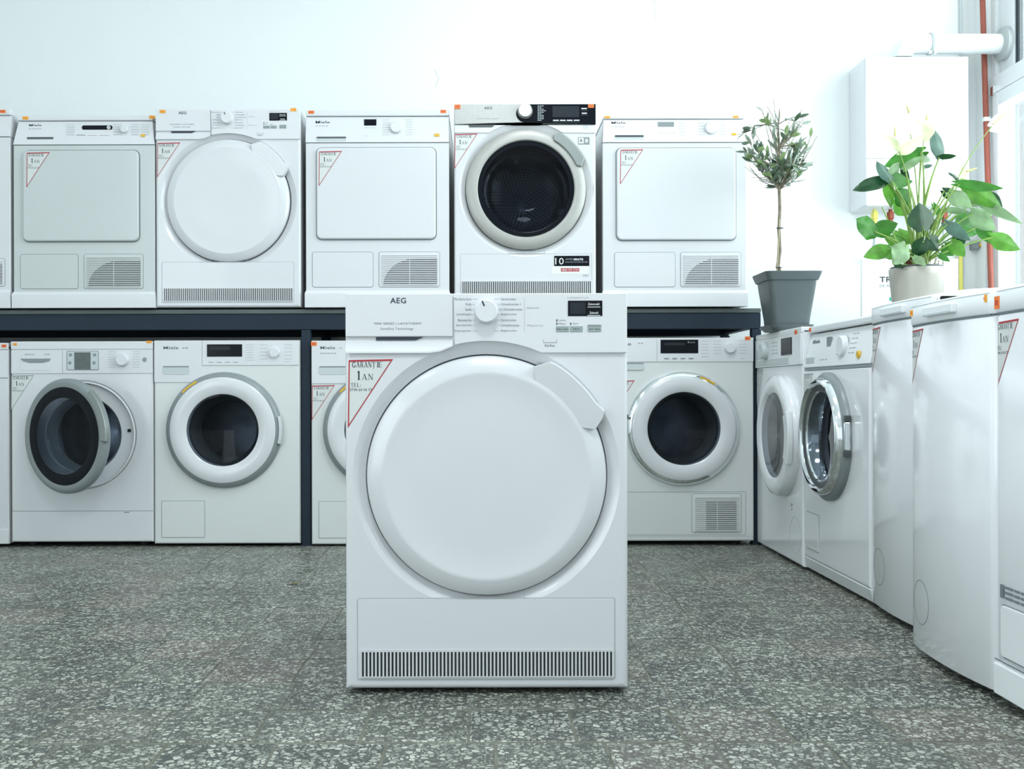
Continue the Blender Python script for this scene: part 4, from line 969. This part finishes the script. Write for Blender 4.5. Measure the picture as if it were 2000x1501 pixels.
mesh_obj('flap_joint', *ribbon_vf(rrect(R2.x0+.029, R2.x0+.161, .089, .216, .003), .002, 0, closed=True), 'seam', fl)
R2.ys = lambda z: .016; R2.tag(R2.x0+.022, .857, 'orange', w=.022, h=.014, mm=False)
# top loaders: bowed fronts
def top_loader(label, Xf, ynear, yfar, hf, hb, lidz, bow, circ=True, **k):
    A = side_machine('top_loading_washer', label, Xf, ynear, yfar, hf-.05, 'washing machine', foot=.02, body_y=.05, bodyw=.002, **k)
    w = A.w; fy = lambda x: -bow*(1-(2*x/w)**2)
    N = 20; e = .016
    xs = [A.x0, A.x0+.004, A.x0+.012] + [A.x0+e+(w-2*e)*i/N for i in range(N+1)] + [A.x1-.012, A.x1-.004, A.x1]
    def yy(x):
        q = min(x-A.x0, A.x1-x); r = e
        return fy(x)+(r-math.sqrt(max(0, r*r-(r-min(q, r))**2)))
    def bowed(name, z0, z1, dy, m, top=0, ds=0):
        vs, fs = [], []; n = len(xs)
        for z, o_ in ((z0, .002), (z0+.003, 0), (z1-.004, 0), (z1, .003)):
            for x in xs: vs.append((x, yy(x)+dy+o_, z))
        for x in xs: vs.append((x, .06+dy, z0))
        for x in xs: vs.append((x, .06+dy, z1))
        def row(a, b): return [(a*n+i, a*n+i+1, b*n+i+1, b*n+i) for i in range(n-1)]
        fs = row(0, 1)+row(1, 2)+row(2, 3)+row(0, 4)+row(3, 5)+row(4, 5)
        fs += [(0, n, 2*n, 3*n, 5*n, 4*n), (n-1, 2*n-1, 3*n-1, 4*n-1, 6*n-1, 5*n-1)]
        return mesh_obj(name, vs, fs, m, A.r, angle=40)
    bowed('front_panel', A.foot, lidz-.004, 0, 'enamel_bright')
    bowed('lid_front', lidz, hf, -.003, 'plastic_bright')
    # lid top rising from the front edge to the back, rounded
    prof = [(0, hf), (.004, hf+.004), (.03, hf+.012), (.10, (hf+hb)/2+.008), (.18, hb), (.56, hb), (.60, hb-.02), (.60, hf-.02), (.05, hf-.02)]
    vs, fs = [], []; sec = [(-1, .006, -.006), (-.985, .0, -.001), (-.5, 0, 0), (0, 0, 0), (.5, 0, 0), (.985, 0, -.001), (1, .006, -.006)]; n = len(prof)
    for s_, ins, dz in sec:
        x = s_*(w/2)
        for j, (y, z) in enumerate(prof):
            f0 = (yy(max(A.x0+.004, min(A.x1-.004, x)))) if j < 2 else 0
            vs.append((x, (y+f0 if j < 2 else y), z+(dz if j < 6 else 0)))
    for i in range(len(sec)-1):
        fs += [(i*n+j, i*n+(j+1) % n, (i+1)*n+(j+1) % n, (i+1)*n+j) for j in range(n)]
    fs += [tuple(range(n)), tuple(range((len(sec)-1)*n, len(sec)*n))]
    mesh_obj('lid', vs, fs, 'plastic_bright', A.r, angle=30)
    yl = yy(0)-.003
    g = prism('lid_grip', rrect(-.075, .075, lidz+.012, hf-.010, .004), yl-.010, yl+.004, 'plastic_bright', A.r, bev=.003)
    box('grip_edge', -.072, .072, yl-.0115, yl-.006, lidz+.012, lidz+.018, 'plastic_grey', g, bev=.001)
    for z_, w_, m_, o_, nm in ((lidz-.0015, .005, 'seam', .0, 'lid_gap'), (hf-.001, .0018, 'seam_soft', -.0025, 'lid_joint')):  # wide dark strip paints the shade line under the lid
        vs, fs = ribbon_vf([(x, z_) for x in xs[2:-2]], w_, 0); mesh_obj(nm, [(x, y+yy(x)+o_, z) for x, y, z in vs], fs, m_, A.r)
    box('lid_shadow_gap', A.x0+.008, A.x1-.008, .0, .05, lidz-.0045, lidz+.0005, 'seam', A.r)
    if circ:
        P = [(A.x0+.075+.052*cos(R(a)), .135+.052*sin(R(a))) for a in range(0, 360, 8)]
        vs, fs = ribbon_vf(P, .0022, 0, closed=True); vs = [(x, y+yy(x), z) for x, y, z in vs]
        mesh_obj('filter_cover_joint', vs, fs, 'seam', A.r)
    A.yy = yy; A.bow_fix = yy
    return A
def bow_sticker(A, x, z):
    st = A.sticker(x, z, mm=False)
    for o_ in [st]+list(st.children):
        for v in o_.data.vertices: v.co.y += A.yy(max(A.x0+.002, v.co.x))
R3 = top_loader('narrow white top-loader between the washer with yellow button and a top-loader standing proud', 1.152, 2.600, 3.022, .882, .905, .838, .016)
bow_sticker(R3, R3.x0+.004, .822); R3.ys = lambda z: R3.yy(R3.x0+.008)-.003; R3.tag(R3.x0+.018, .868, 'orange', w=.018, h=.014, mm=False)
R3.tag(R3.x0+.014, .848, 'orange', w=.010, h=.012, mm=False)
R4 = top_loader('white top-loading washer with bowed front standing proud of its neighbours, dark gap beneath', 1.062, 2.118, 2.530, .846, .880, .802, .016)
bow_sticker(R4, R4.x0+.004, .788); R4.ys = lambda z: R4.yy(R4.x0+.02)-.003; R4.tag(R4.x0+.020, .832, 'amber', w=.018, h=.014, mm=False)
R4.ys = lambda z: R4.yy(R4.x1-.02)-.003; R4.tag(R4.x1-.030, .835, 'amber', w=.022, h=.016, mm=False)
R5 = top_loader('white top-loading machine nearest the camera in the window row, cut off by the frame', 1.060, 1.50, 2.112, .846, .880, .802, .004, circ=False)
bow_sticker(R5, R5.x0+.004, .782); R5.ys = lambda z: R5.yy(R5.x0+.02)-.003; R5.tag(R5.x0+.016, .822, 'orange', w=.020, h=.026, mm=False)
fl = prism('service_flap', rrect(R5.x0+.034, R5.x0+.28, .105, .208, .010), -.008, .0, 'enamel_bright', R5.r, bev=.0015)
mesh_obj('flap_joint', *ribbon_vf(rrect(R5.x0+.032, R5.x0+.282, .103, .210, .012), .002, -.0042, closed=True), 'seam', fl)
bl = [(R5.x0+.048+q, R5.x0+.048+q+w_, -.0053, -.0045, .243-i*.0105, .248-i*.0105) for i in range(3) for q, w_ in ((0, .03), (.036, .018), (.060, .036), (.102, .024), (.132, .03)) if q < .15-i*.02]
setp(boxes('notice_marking', bl, 'ink_soft', R5.r), kind='stuff')
box('notice_mark', R5.x0+.028, R5.x0+.040, -.0052, -.0035, .222, .249, 'ink_soft', R5.r)
prism('plinth', rrect(R5.x0+.006, R5.x1-.006, .022, .086, .003), -.0085, .01, 'plastic_bright', R5.r, bev=.003)
mesh_obj('seam', *ribbon_vf([(R5.x0+.004, .092), (R5.x1-.004, .092)], .003, -.0040), 'seam', R5.r)

# ---------------------------------------------------------------- olive tree in a square pot
def at(px, py, Y): return Vector(((px-CX)*Y/F, Y, H+(CY-py)*Y/F))
OY_ = 4.00; ox = 1.181
oz = .8705
pot = link(bpy.data.objects.new('plant_pot', None)); pot.location = (ox+.012, OY_, oz); setp(pot, 'square tapered anthracite plastic pot holding the olive tree', 'pot')
k = F/OY_
def sqring(hw, z, r=.02, n=4): return [(x, y, z) for x, y in rrect(-hw, hw, -hw, hw, min(r, hw*.4), n)]
def sqloft(name, rings, m, parent, cap=True, bev=0):
    vs, fs = [], []; n = len(rings[0])
    for r_ in rings: vs += r_
    for i in range(len(rings)-1): fs += [(i*n+j, i*n+(j+1) % n, (i+1)*n+(j+1) % n, (i+1)*n+j) for j in range(n)]
    if cap: fs += [tuple(range(n)), tuple(range((len(rings)-1)*n, len(rings)*n))]
    return mesh_obj(name, vs, fs, m, parent, angle=32)
sqloft('saucer', [sqring(.070, 0), sqring(.082, .012), sqring(.085, .024), sqring(.078, .024), sqring(.075, .014)], 'pot_grey', pot)
zt = at(0, 536, OY_).z-oz
sqloft('pot_wall', [sqring(.071, .015), sqring(.074, .05), sqring(.091, zt-.055), sqring(.093, zt-.034), sqring(.099, zt-.032), sqring(.107, zt-.010), sqring(.109, zt), sqring(.104, zt), sqring(.091, zt-.03), sqring(.090, zt-.04)], 'pot_grey', pot)
sqloft('soil', [sqring(.088, zt-.05), sqring(.088, zt-.028)], 'soil', pot)
tree = link(bpy.data.objects.new('olive_tree', None)); tree.location = (at(1523, 0, OY_).x, OY_, oz+zt-.028); setp(tree, 'small olive tree with bare trunk and round silvery crown, in the square grey pot', 'tree')
tb = tree.location
def tp(px, py, dy=0): return at(px, py, OY_)-tb+Vector((0, dy, 0))
trunk = [tp(1525, 542), tp(1520, 520), tp(1524, 490), tp(1522, 450), tp(1524, 410), tp(1523, 370), tp(1524, 330), tp(1523, 290), tp(1521, 250), tp(1524, 215)]
tube('trunk', trunk, [.0085, .0075, .0065, .0065, .0062, .006, .0055, .0042, .003, .0018], 'bark', tree, n=10)
tube('support_cane', [tp(1516, 542, -.012), tp(1518, 500, -.012), tp(1522, 430, -.010)], .0032, 'cane', tree)
tube('tie', [tp(1517, 447, -.014), tp(1523, 447.5, -.018), tp(1529, 447, -.004), tp(1522, 446, .010), tp(1517, 447, -.006)], .0024, 'tie', tree)
tube('tie', [tp(1513, 524, -.016), tp(1519, 524.5, -.018), tp(1526, 524, -.004)], .0022, 'tie', tree)
rng = random.Random(11)
bvs, bfs = [], []; tips = []
cpx, cpy, rw, rh = 1520, 272, 74, 84
def addb(pts, r0, r1, n=5):
    rr = [r0+(r1-r0)*i/(len(pts)-1) for i in range(len(pts))]
    v, f = tube_vf(pts, rr, n, base=len(bvs)); bvs.extend(v); bfs.extend(f)
for i in range(74):
    # end points fill the crown's outline
    a = rng.uniform(0, 2*pi) if i % 5 < 3 else rng.uniform(pi, 2*pi); q = rng.uniform(.30, 1.0)**.5
    ex = cpx-2+rw*q*cos(a)*.96; ey = cpy-rh*q*sin(a)*.92
    dy = rng.uniform(-.13, .13)*(1.15-q*.6)
    st = rng.choice(trunk[5:9] if ey < cpy+15 else trunk[5:7]); st = st+Vector((0, 0, rng.uniform(-.01, .02)))
    e = tp(ex, ey, dy); mid = (st*.5+e*.5)+Vector((rng.uniform(-.02, .02), rng.uniform(-.02, .02), -.012 if e.z > st.z else .018))
    pts = [st.lerp(mid, t) if t <= 1 else mid.lerp(e, t-1) for t in (0, .5, 1, 1.5, 2)]
    addb(pts, .0022, .0009); tips.append((pts, e))
for ex, ey in ((1470, 345), (1462, 352), (1478, 352), (1468, 360)):
    st = trunk[5]; e = tp(ex, ey, -.04); pts = [st, st.lerp(e, .5)+Vector((0, -.02, .02)), e]; addb(pts, .0016, .0008); tips.append((pts, e))
mesh_obj('branches', bvs, bfs, 'bark', tree, angle=60)
lm = []
for mi, mm_ in enumerate(('olive_a', 'olive_b', 'olive_b', 'olive_c', 'olive_a')):
    L_ = .034+.004*(mi % 3); wv = .0062+.0009*(mi % 2); vs, fs = [], []
    us = (0, .15, .35, .6, .85, 1)
    for u_ in us:
        ww = wv*max(.06, math.sin(pi*min(1, u_*.93+.04))**.8); zc = .12*L_*u_*u_
        vs += [(L_*u_, -ww, zc+ww*.35), (L_*u_, 0, zc), (L_*u_, ww, zc+ww*.35)]
    for i in range(len(us)-1):
        for j in (0, 1): fs.append((3*i+j, 3*i+j+1, 3*i+j+4, 3*i+j+3))
    o = mesh_obj('leaf', vs, fs, mm_, angle=80, recalc=False); lm.append(o.data); bpy.data.objects.remove(o)
def place_leaf(p, d, parent, me, sc, roll):
    z = Vector((0, 0, 1)); d = d.normalized(); s_ = z.cross(d)
    if s_.length < .05: s_ = Vector((1, 0, 0))
    s_.normalize(); n_ = d.cross(s_); m3 = Matrix((d, s_, n_)).transposed()
    q = m3.to_4x4() @ Matrix.Rotation(roll, 4, 'X') @ Matrix.Scale(sc, 4)
    o = link(bpy.data.objects.new('leaf', me), parent); o.matrix_local = Matrix.Translation(p) @ q
    return o
stuff = ([], []); cnt = 0
for pts, e in tips:
    for j in range(13):
        t = rng.uniform(.30, 1.0); n_ = len(pts)-1; f = t*n_; i = min(int(f), n_-1); p = pts[i].lerp(pts[i+1], f-i)
        dirb = (pts[i+1]-pts[i]).normalized()
        d = dirb*.7+Vector((rng.uniform(-1, 1), rng.uniform(-1, 1), rng.uniform(-.7, .9)))
        me = rng.choice(lm); sc = rng.uniform(.85, 1.35)
        if cnt < 298 and rng.random() < .40: place_leaf(p, d, tree, me, sc, rng.uniform(-1.5, 1.5)); cnt += 1
        else:
            o = place_leaf(p, d, tree, me, sc, rng.uniform(-1.5, 1.5)); b = len(stuff[0])
            if me.materials[0].name != 'olive_leaf_light':
                stuff[0].extend([tuple(o.matrix_local @ v.co) for v in me.vertices]); stuff[1].extend([tuple(x+b for x in pl.vertices) for pl in me.polygons])
            bpy.data.objects.remove(o)
fo = mesh_obj('foliage', *stuff, 'olive_b', tree, recalc=False, angle=80); setp(fo, kind='stuff')

# ---------------------------------------------------------------- anthurium
AY = 3.30; ax = at(1792, 0, AY).x; az = .8685
ap = link(bpy.data.objects.new('flower_pot', None)); ap.location = (ax, AY, az); setp(ap, 'round pearl-beige glazed pot holding the white-flowering anthurium', 'pot')
ztp = at(0, 527, AY).z-az
lathe_z('pot_wall', [(.062, 0), (.067, .004), (.078, .07), (.0850, .14), (.0868, ztp-.003), (.0855, ztp), (.0825, ztp-.001), (.081, ztp-.02), (.080, ztp-.03)], 'pot_champ', ap, n=64, caps=True)
lathe_z('inner_pot_rim', [(.0815, ztp-.012), (.0818, ztp+.006), (.0790, ztp+.006), (.0785, ztp-.02)], 'dark_grey', ap, n=48, caps=False)
vs = [(0, 0, ztp-.004)]+[(.0785*cos(t*pi/16), .0785*sin(t*pi/16), ztp-.012) for t in range(32)]
mesh_obj('soil', vs, [(0, 1+i, 1+(i+1) % 32) for i in range(32)], 'soil', ap)
an = link(bpy.data.objects.new('anthurium', None)); an.location = (ax, AY, az+ztp-.008); setp(an, 'leafy anthurium with cream-white flowers, growing in the round beige pot', 'plant')
ab = an.location
def cp(c, d=0): return at(1640+c[0]/3.411, 180+c[1]/3.411, AY+d)-ab       # crop px -> local, with real depth d
r2 = random.Random(5)
def leaf(base, tip, width, m, dy0=0, dy1=None, roll=0, curl=.12, cordate=.12, name='leaf', fold=.18, wav=.0, parent=None):
    dy1 = dy0 if dy1 is None else dy1
    B, Tp = cp(base, dy0), cp(tip, dy1); ax_ = Tp-B; L_ = ax_.length; X = ax_.normalized()
    view = Vector((0, -1, 0)); n_ = (view-X*view.dot(X)).normalized(); s_ = X.cross(n_); q = Matrix.Rotation(roll, 3, X); n_ = q @ n_; s_ = q @ s_
    hw = width*1.2/3.411*AY/F/2; NU, NV = 14, 6; vs, fs = [], []
    for i in range(NU+1):
        u_ = i/NU
        prof = (math.sin(pi*min(1, (u_+.10)/1.10)**.72))**.85 if u_ < 1 else 0
        prof = max(prof, .0)
        for j in range(-NV, NV+1):
            v_ = j/NV; lob = -cordate*L_*max(0, 1-u_*4)*(1-(2*abs(v_)-1)**2)*1.2
            p = B+X*(u_*L_+lob)+s_*(v_*hw*prof)+n_*(-abs(v_)*hw*fold*prof-curl*L_*(u_-.35)**2+wav*hw*sin(u_*9+v_*2)*abs(v_))
            vs.append(tuple(p))
    W_ = 2*NV+1
    for i in range(NU):
        for j in range(W_-1): fs.append((i*W_+j, i*W_+j+1, (i+1)*W_+j+1, (i+1)*W_+j))
    return mesh_obj(name, vs, fs, m, parent or an, recalc=False, angle=180)
def stalk(c, d=0, r=.0022, base=None, bend=None, m='petiole'):
    e = cp(c, d); bx_ = base if base else 540+r2.uniform(-50, 50)
    b = cp((bx_, 1165), r2.uniform(-.02, .02)); h_ = e-b
    mid = b+Vector((h_.x*.30, h_.y*.3, h_.z*.62))+Vector((bend or 0, 0, 0))
    pts = [b*(1-t)**2+mid*2*t*(1-t)+e*t*t for t in [i/10 for i in range(11)]]
    return tube('petiole', pts, [r*1.35-.5*r*i/10 for i in range(11)], m, an, n=7)
LV = [ # base, tip, width, material, depth, roll, flags
 ((310, 585), (90, 652), 88, 'a_dark', .00, .3), ((335, 585), (250, 460), 84, 'a_blue', -.02, .3), ((350, 580), (492, 600), 100, 'a_mid', -.01, -.3),
 ((545, 405), (300, 500), 112, 'a_mid', .03, .2), ((345, 575), (405, 470), 80, 'a_pale', .00, .4), ((440, 515), (560, 432), 60, 'a_pale', -.03, .5),
 ((555, 445), (618, 458), 46, 'a_pale', .02, 0), ((565, 505), (626, 495), 26, 'a_blue', .03, .5), ((672, 425), (632, 236), 96, 'a_blue', -.02, .25),
 ((668, 440), (782, 432), 34, 'a_dark', -.03, .6), ((320, 605), (348, 775), 62, 'a_bright', .04, .3), ((455, 740), (385, 645), 118, 'a_mid', .02, .1),
 ((450, 800), (362, 722), 100, 'a_bright', .03, -.3), ((560, 905), (535, 742), 165, 'a_dark', -.07, .15), ((238, 935), (122, 850), 135, 'a_mid', -.04, .2),
 ((245, 935), (392, 880), 100, 'a_mid', -.02, .1), ((318, 1048), (162, 1100), 88, 'a_bright', -.06, .2), ((440, 1030), (366, 1152), 112, 'a_pale', -.08, .0),
 ((440, 1020), (300, 970), 92, 'a_bright', .00, .2), ((362, 1060), (308, 1100), 84, 'a_bright', .04, .1), ((560, 1000), (495, 1112), 88, 'a_dark', -.06, .2), ((600, 980), (662, 1064), 86, 'a_dark', -.05, .0),
 ((500, 1100), (576, 1160), 50, 'a_pale', -.07, .2), ((800, 590), (728, 532), 44, 'a_dark', -.02, .5), ((800, 620), (1100, 658), 62, 'a_mid', -.03, .5),
 ((850, 630), (1102, 790), 100, 'a_bright', -.01, .2), ((925, 730), (1228, 890), 62, 'a_pale', .02, .4), ((700, 665), (790, 720), 60, 'a_dark', .02, .3),
 ((745, 680), (882, 775), 92, 'a_pale', -.02, .2), ((860, 700), (925, 775), 62, 'a_pale', .03, .3), ((990, 680), (1092, 785), 70, 'a_dark', .05, .1),
 ((888, 815), (1045, 935), 100, 'a_pale', -.02, .4), ((905, 840), (780, 960), 150, 'a_mid', .03, .1), ((718, 888), (880, 1002), 70, 'a_blue', -.05, .4),
 ((935, 900), (1030, 1022), 72, 'a_mid', .00, .3), ((1022, 975), (1215, 1058), 96, 'a_bright', -.02, .1), ((775, 965), (835, 1008), 70, 'a_dark', .02, .1),
 ((705, 1030), (762, 1098), 74, 'a_mid', .00, .2), ((750, 1010), (836, 1106), 80, 'a_bright', -.03, .5), ((665, 1088), (738, 1136), 34, 'a_mid', -.04, .3),
 ((372, 1150), (424, 1174), 34, 'a_dark', -.04, .1), ((715, 792), (872, 805), 40, 'a_pale', .00, .5), ((600, 640+220), (640, 930), 60, 'a_dark', .04, .6),
 ((630, 760), (690, 860), 40, 'a_mid', .05, .7), ((420, 500), (470, 640), 40, 'a_dark', .05, .3), ((395, 930), (470, 1010), 90, 'a_bright', .05, .1), ((1000, 800), (900, 900), 60, 'a_pale', .06, .4)]
for b_, t_, w_, m_, d_, rl in LV:
    leaf(b_, t_, w_, m_, d_, d_+r2.uniform(-.05, .03), rl*1.2, curl=r2.uniform(.02, .25), cordate=.16, wav=r2.uniform(0, .12))
    stalk(b_, d_, .0025)
fl = [((400, 400), (575, 300), 90, 'spathe', -.06, .75, (374, 302), (370, 236), 'spadix', .0040), ((395, 385), (300, 285), 60, 'spathe', -.05, .3, None, None, None, 0),
      ((565, 322), (545, 160), 135, 'spathe', -.02, .25, (582, 195), (588, 152), 'spadix', .0040), ((475, 285), (440, 130), 120, 'spathe_w', .05, .2, (468, 145), (450, 94), 'spadix', .0042),
      ((1015, 238), (1186, 150), 112, 'spathe_w', -.02, .35, (1025, 222), (1122, 140), 'spadix_p', .0030), ((830, 590), (800, 480), 60, 'spathe', .03, .4, (850, 535), (918, 512), 'spadix', .0038)]
for b_, t_, w_, m_, d_, rl, s0, s1, sm, sr in fl:
    f_ = leaf(b_, t_, w_, m_, d_, d_-.02, rl, curl=.3, cordate=.10, name='spathe', fold=-.25)
    if s0:
        tube('spadix', [cp(s0, d_-.03), cp(((s0[0]+s1[0])/2, (s0[1]+s1[1])/2), d_-.032), cp(s1, d_-.03)], [sr, sr*.9, sr*.45], sm, f_, n=8)
        stalk(b_, d_, .0018, bend=0)
stalk((285, 770), -.02, .0022, base=440, bend=-.02)
for i in range(5): 
    x = r2.uniform(-.03, .02); tube('stem_base', [Vector((x, r2.uniform(-.03, .02), -.004)), Vector((x*1.2, 0, .03)), Vector((x*.9, .0, .055))], [.010, .009, .005], 'root', an, n=8)
rb = ([], [])
for i in range(14):
    x = .018+r2.uniform(0, .05); v, f = tube_vf([Vector((x, -.02+r2.uniform(-.03, .03), -.004)), Vector((x+r2.uniform(-.01, .015), -.02, r2.uniform(.02, .055)))], .0011, 5, base=len(rb[0])); rb[0].extend(v); rb[1].extend(f)
setp(mesh_obj('cut_stubs', *rb, 'cane', an), kind='stuff')

# ---------------------------------------------------------------- wall boiler, flue, pipes, sign
BYf = BY-.20
bo = link(bpy.data.objects.new('wall_boiler', None)); b0 = at(1690, 405, BYf); b1 = at(1893, 112, BYf)
bo.location = ((b0.x+b1.x)/2, BYf, b0.z); setp(bo, 'white wall-hung gas boiler behind the anthurium, near the window corner', 'boiler')
bw = (b1.x-b0.x)/2; bh = b1.z-b0.z
box('casing', -bw, bw, 0, .20, 0, bh, 'plastic', bo, bev=.012, seg=3)
zc = at(0, 312, BYf).z-b0.z
box('lower_cover', -bw+.003, bw-.003, -.014, .002, .002, zc-.002, 'sign', bo, bev=.006); box('upper_cover', -bw+.003, bw-.003, -.008, .002, zc+.002, bh-.003, 'sign', bo, bev=.006)
for px, py in ((1810, 338), (1810, 349), (1803, 358)):
    p = at(px, py, BYf)-Vector(bo.location); lathe_y('control_button', [(.007, -.014), (.007, -.018), (.0005, -.018)], 'plastic_grey', bo, p.x, p.z, n=20)
FYc = BY-.28+.0
pl = at(1783, 88, 4.745); pf = link(bpy.data.objects.new('flue_pipe', None)); pf.location = (pl.x, 4.72, bo.location.z+bh); setp(pf, 'white flue pipe running from the boiler top out through the window panel', 'pipe')
fy = 4.72; zc = at(0, 88, fy).z-pf.location.z; rp = .045
xe = -.02
pts = [Vector((xe-.04, 0, .0))]+[Vector((xe-.04+ .06*(1-cos(R(a))), 0, zc-.06+.06*sin(R(a)))) for a in range(0, 91, 15)]+[Vector((.3, 0, zc)), Vector((WX+.05-pl.x, -.0, zc))]
tube('pipe', pts, rp, 'pvc', pf, n=32)
cxx = at(1815, 0, fy).x-pl.x
tube('clamp', [Vector((cxx, 0, zc)), Vector((cxx+.012, 0, zc))], rp+.004, 'flange', pf, n=32)
tube('flange', [Vector((WX+.05-.030-pl.x, 0, zc)), Vector((WX+.05-.022-pl.x, 0, zc)), Vector((WX+.05-pl.x, 0, zc))], [rp+.006, rp+.03, rp+.032], 'flange', pf, n=36)
for dx in (-.012, .012): box('clamp_bolt', cxx+dx-.006, cxx+dx+.006, -.05, -.035, .0+.004, .018, 'chrome', pf, bev=.002)
rx = WX-.016
wp = link(bpy.data.objects.new('heating_pipe', None)); wp.location = (rx, 4.665, 0); setp(wp, 'vertical red-brown painted pipe in the window corner', 'pipe')
tube('pipe', [Vector((0, 0, 0)), Vector((0, .0825, 1.5)), Vector((0, .176, 3.2))], .0125, 'wall_pipe', wp, n=16)
for z in (.6, 1.9, 2.9): box('pipe_bracket', -.015, .016, z*.055-.015, z*.055+.015, z-.01, z+.01, 'pvc', wp, bev=.002)
# thin white conduit in the corner
cw = tube('conduit', [Vector((WX-.075, BY-.012, 0)), Vector((WX-.07, BY-.012, 1.8)), Vector((WX-.085, BY-.012, 3.2))], .006, 'plastic_grey'); setp(cw, 'thin pale conduit running up the corner beside the red-brown pipe', 'conduit')
# short service pipes below the boiler
for px, m_, nm, lb in ((1709, 'gas', 'water_pipe', 'short pipe with yellow fitting below the boiler, leftmost'), (1740, 'copper', 'copper_pipe', 'copper fitting on the pipe under the boiler, second from its left side'), (1845, 'copper', 'copper_pipe', 'copper fitting under the boiler behind the middle of the anthurium')):
    p = at(px, 405, BY-.12); q = link(bpy.data.objects.new(nm, None)); q.location = (p.x, BY-.12, bo.location.z-.012); setp(q, lb, 'pipe')
    lathe_z('fitting', [(.010, .012), (.010, 0), (.017, 0), (.017, -.03), (.012, -.034), (.012, -.055)], m_, q, n=6, angle=20)
    tube('pipe', [Vector((0, 0, -.05)), Vector((0, 0, -.14)), Vector((0, .04, -.20)), Vector((0, .11, -.22))], .008, 'plastic_grey', q)
p = at(1877, 505, BY-.02); q = tube('gas_pipe', [at(1877, 440, BY-.03), at(1877, 505, BY-.03), at(1878, 600, BY-.03)], .009, 'gas'); setp(q, 'thin yellow gas pipe running down the wall behind the sign board', 'pipe')
# sign board behind the flower pot
SY = 4.40; s0 = at(1684, 660, SY); s1 = at(1872, 507, SY)
sg = link(bpy.data.objects.new('sign_board', None)); sg.location = ((s0.x+s1.x)/2, SY, 0); setp(sg, 'white sign board with dark lettering standing behind the beige flower pot', 'sign')
sw = (s1.x-s0.x)/2
box('panel', -sw, sw, 0, .02, .30, s1.z, 'sign', sg, bev=.003)
for x in (-sw+.03, sw-.03): box('leg', x-.015, x+.015, .021, .045, 0, s1.z-.05, 'plastic_grey', sg, bev=.003)
def sgt(name, items, m, b=0.0):
    vs, fs = [], []
    for tx, a, c, d_, e_ in items:
        v, f = text_vf(tx, b); n = len(vs); p0 = at(a, e_, SY); p1 = at(d_, c, SY)
        vs += [(p0.x-sg.location.x+p*(p1.x-p0.x), -.0008, p0.z+q*(p1.z-p0.z)) for p, q in v]; fs += [tuple(i+n for i in g) for g in f]
    mesh_obj(name, vs, fs, m, sg, smooth=False, recalc=False)
sgt('headline_lettering', [('TR', 1718.5, 542, 1742, 552.5)], 'ink', .02)
sgt('subline_lettering', [('DE PR', 1718.5, 557.5, 1742, 562.5)], 'ink_soft')
p = at(1741, 585.5, SY)-Vector(sg.location); lathe_y('green_dot', [(.009, -.0002), (.009, -.001), (.0004, -.001)], 'green_ink', sg, p.x, p.z, n=20)
# control box at the right of the boiler bottom
p = at(1905, 481, BY-.03); q = link(bpy.data.objects.new('valve_box', None)); q.location = (p.x, BY-.03, p.z-.02); setp(q, 'small grey and yellow valve on the wall under the boiler, beside the window corner', 'valve')
box('valve_body', -.014, .010, -.02, .03, .0, .04, 'rim_grey', q, bev=.003); box('valve_lever', .012, .055, -.02, -.010, .010, .026, 'yellow', q, bev=.003)
# wall socket left of the boiler
p = at(1652, 440, BY)
# dry leaf fragment and grit on the floor
def flo_pt(px, py): Y = H*F/(py-CY); return at(px, py, Y)
p = flo_pt(571, 1140); q = mesh_obj('dry_leaf', [(-.022, 0, .001), (-.006, -.009, .004), (.02, -.004, .002), (.016, .006, .005), (-.004, .010, .002), (0, 0, .006)], [(0, 1, 5), (1, 2, 5), (2, 3, 5), (3, 4, 5), (4, 0, 5), (0, 4, 3, 2, 1)], 'leaf_litter'); q.location = (p.x, p.y, .0); setp(q, 'small dry brown leaf scrap lying on the terrazzo floor', 'leaf')
# ceiling lamp bodies (behind the viewer and above the frame)
for i, (x, y, pw) in enumerate(LAMPS):
    q = lathe_z('ceiling_light', [(.33, 3.2), (.33, 3.135), (.315, 3.13)], 'pvc', None, x, y, n=40, caps=False); setp(q, 'round white ceiling light, '+('near the back wall, ', 'near the shopfront, ')[i//2]+('away from the windows', 'nearer the windows')[i%2], 'lamp', 'round ceiling lights')
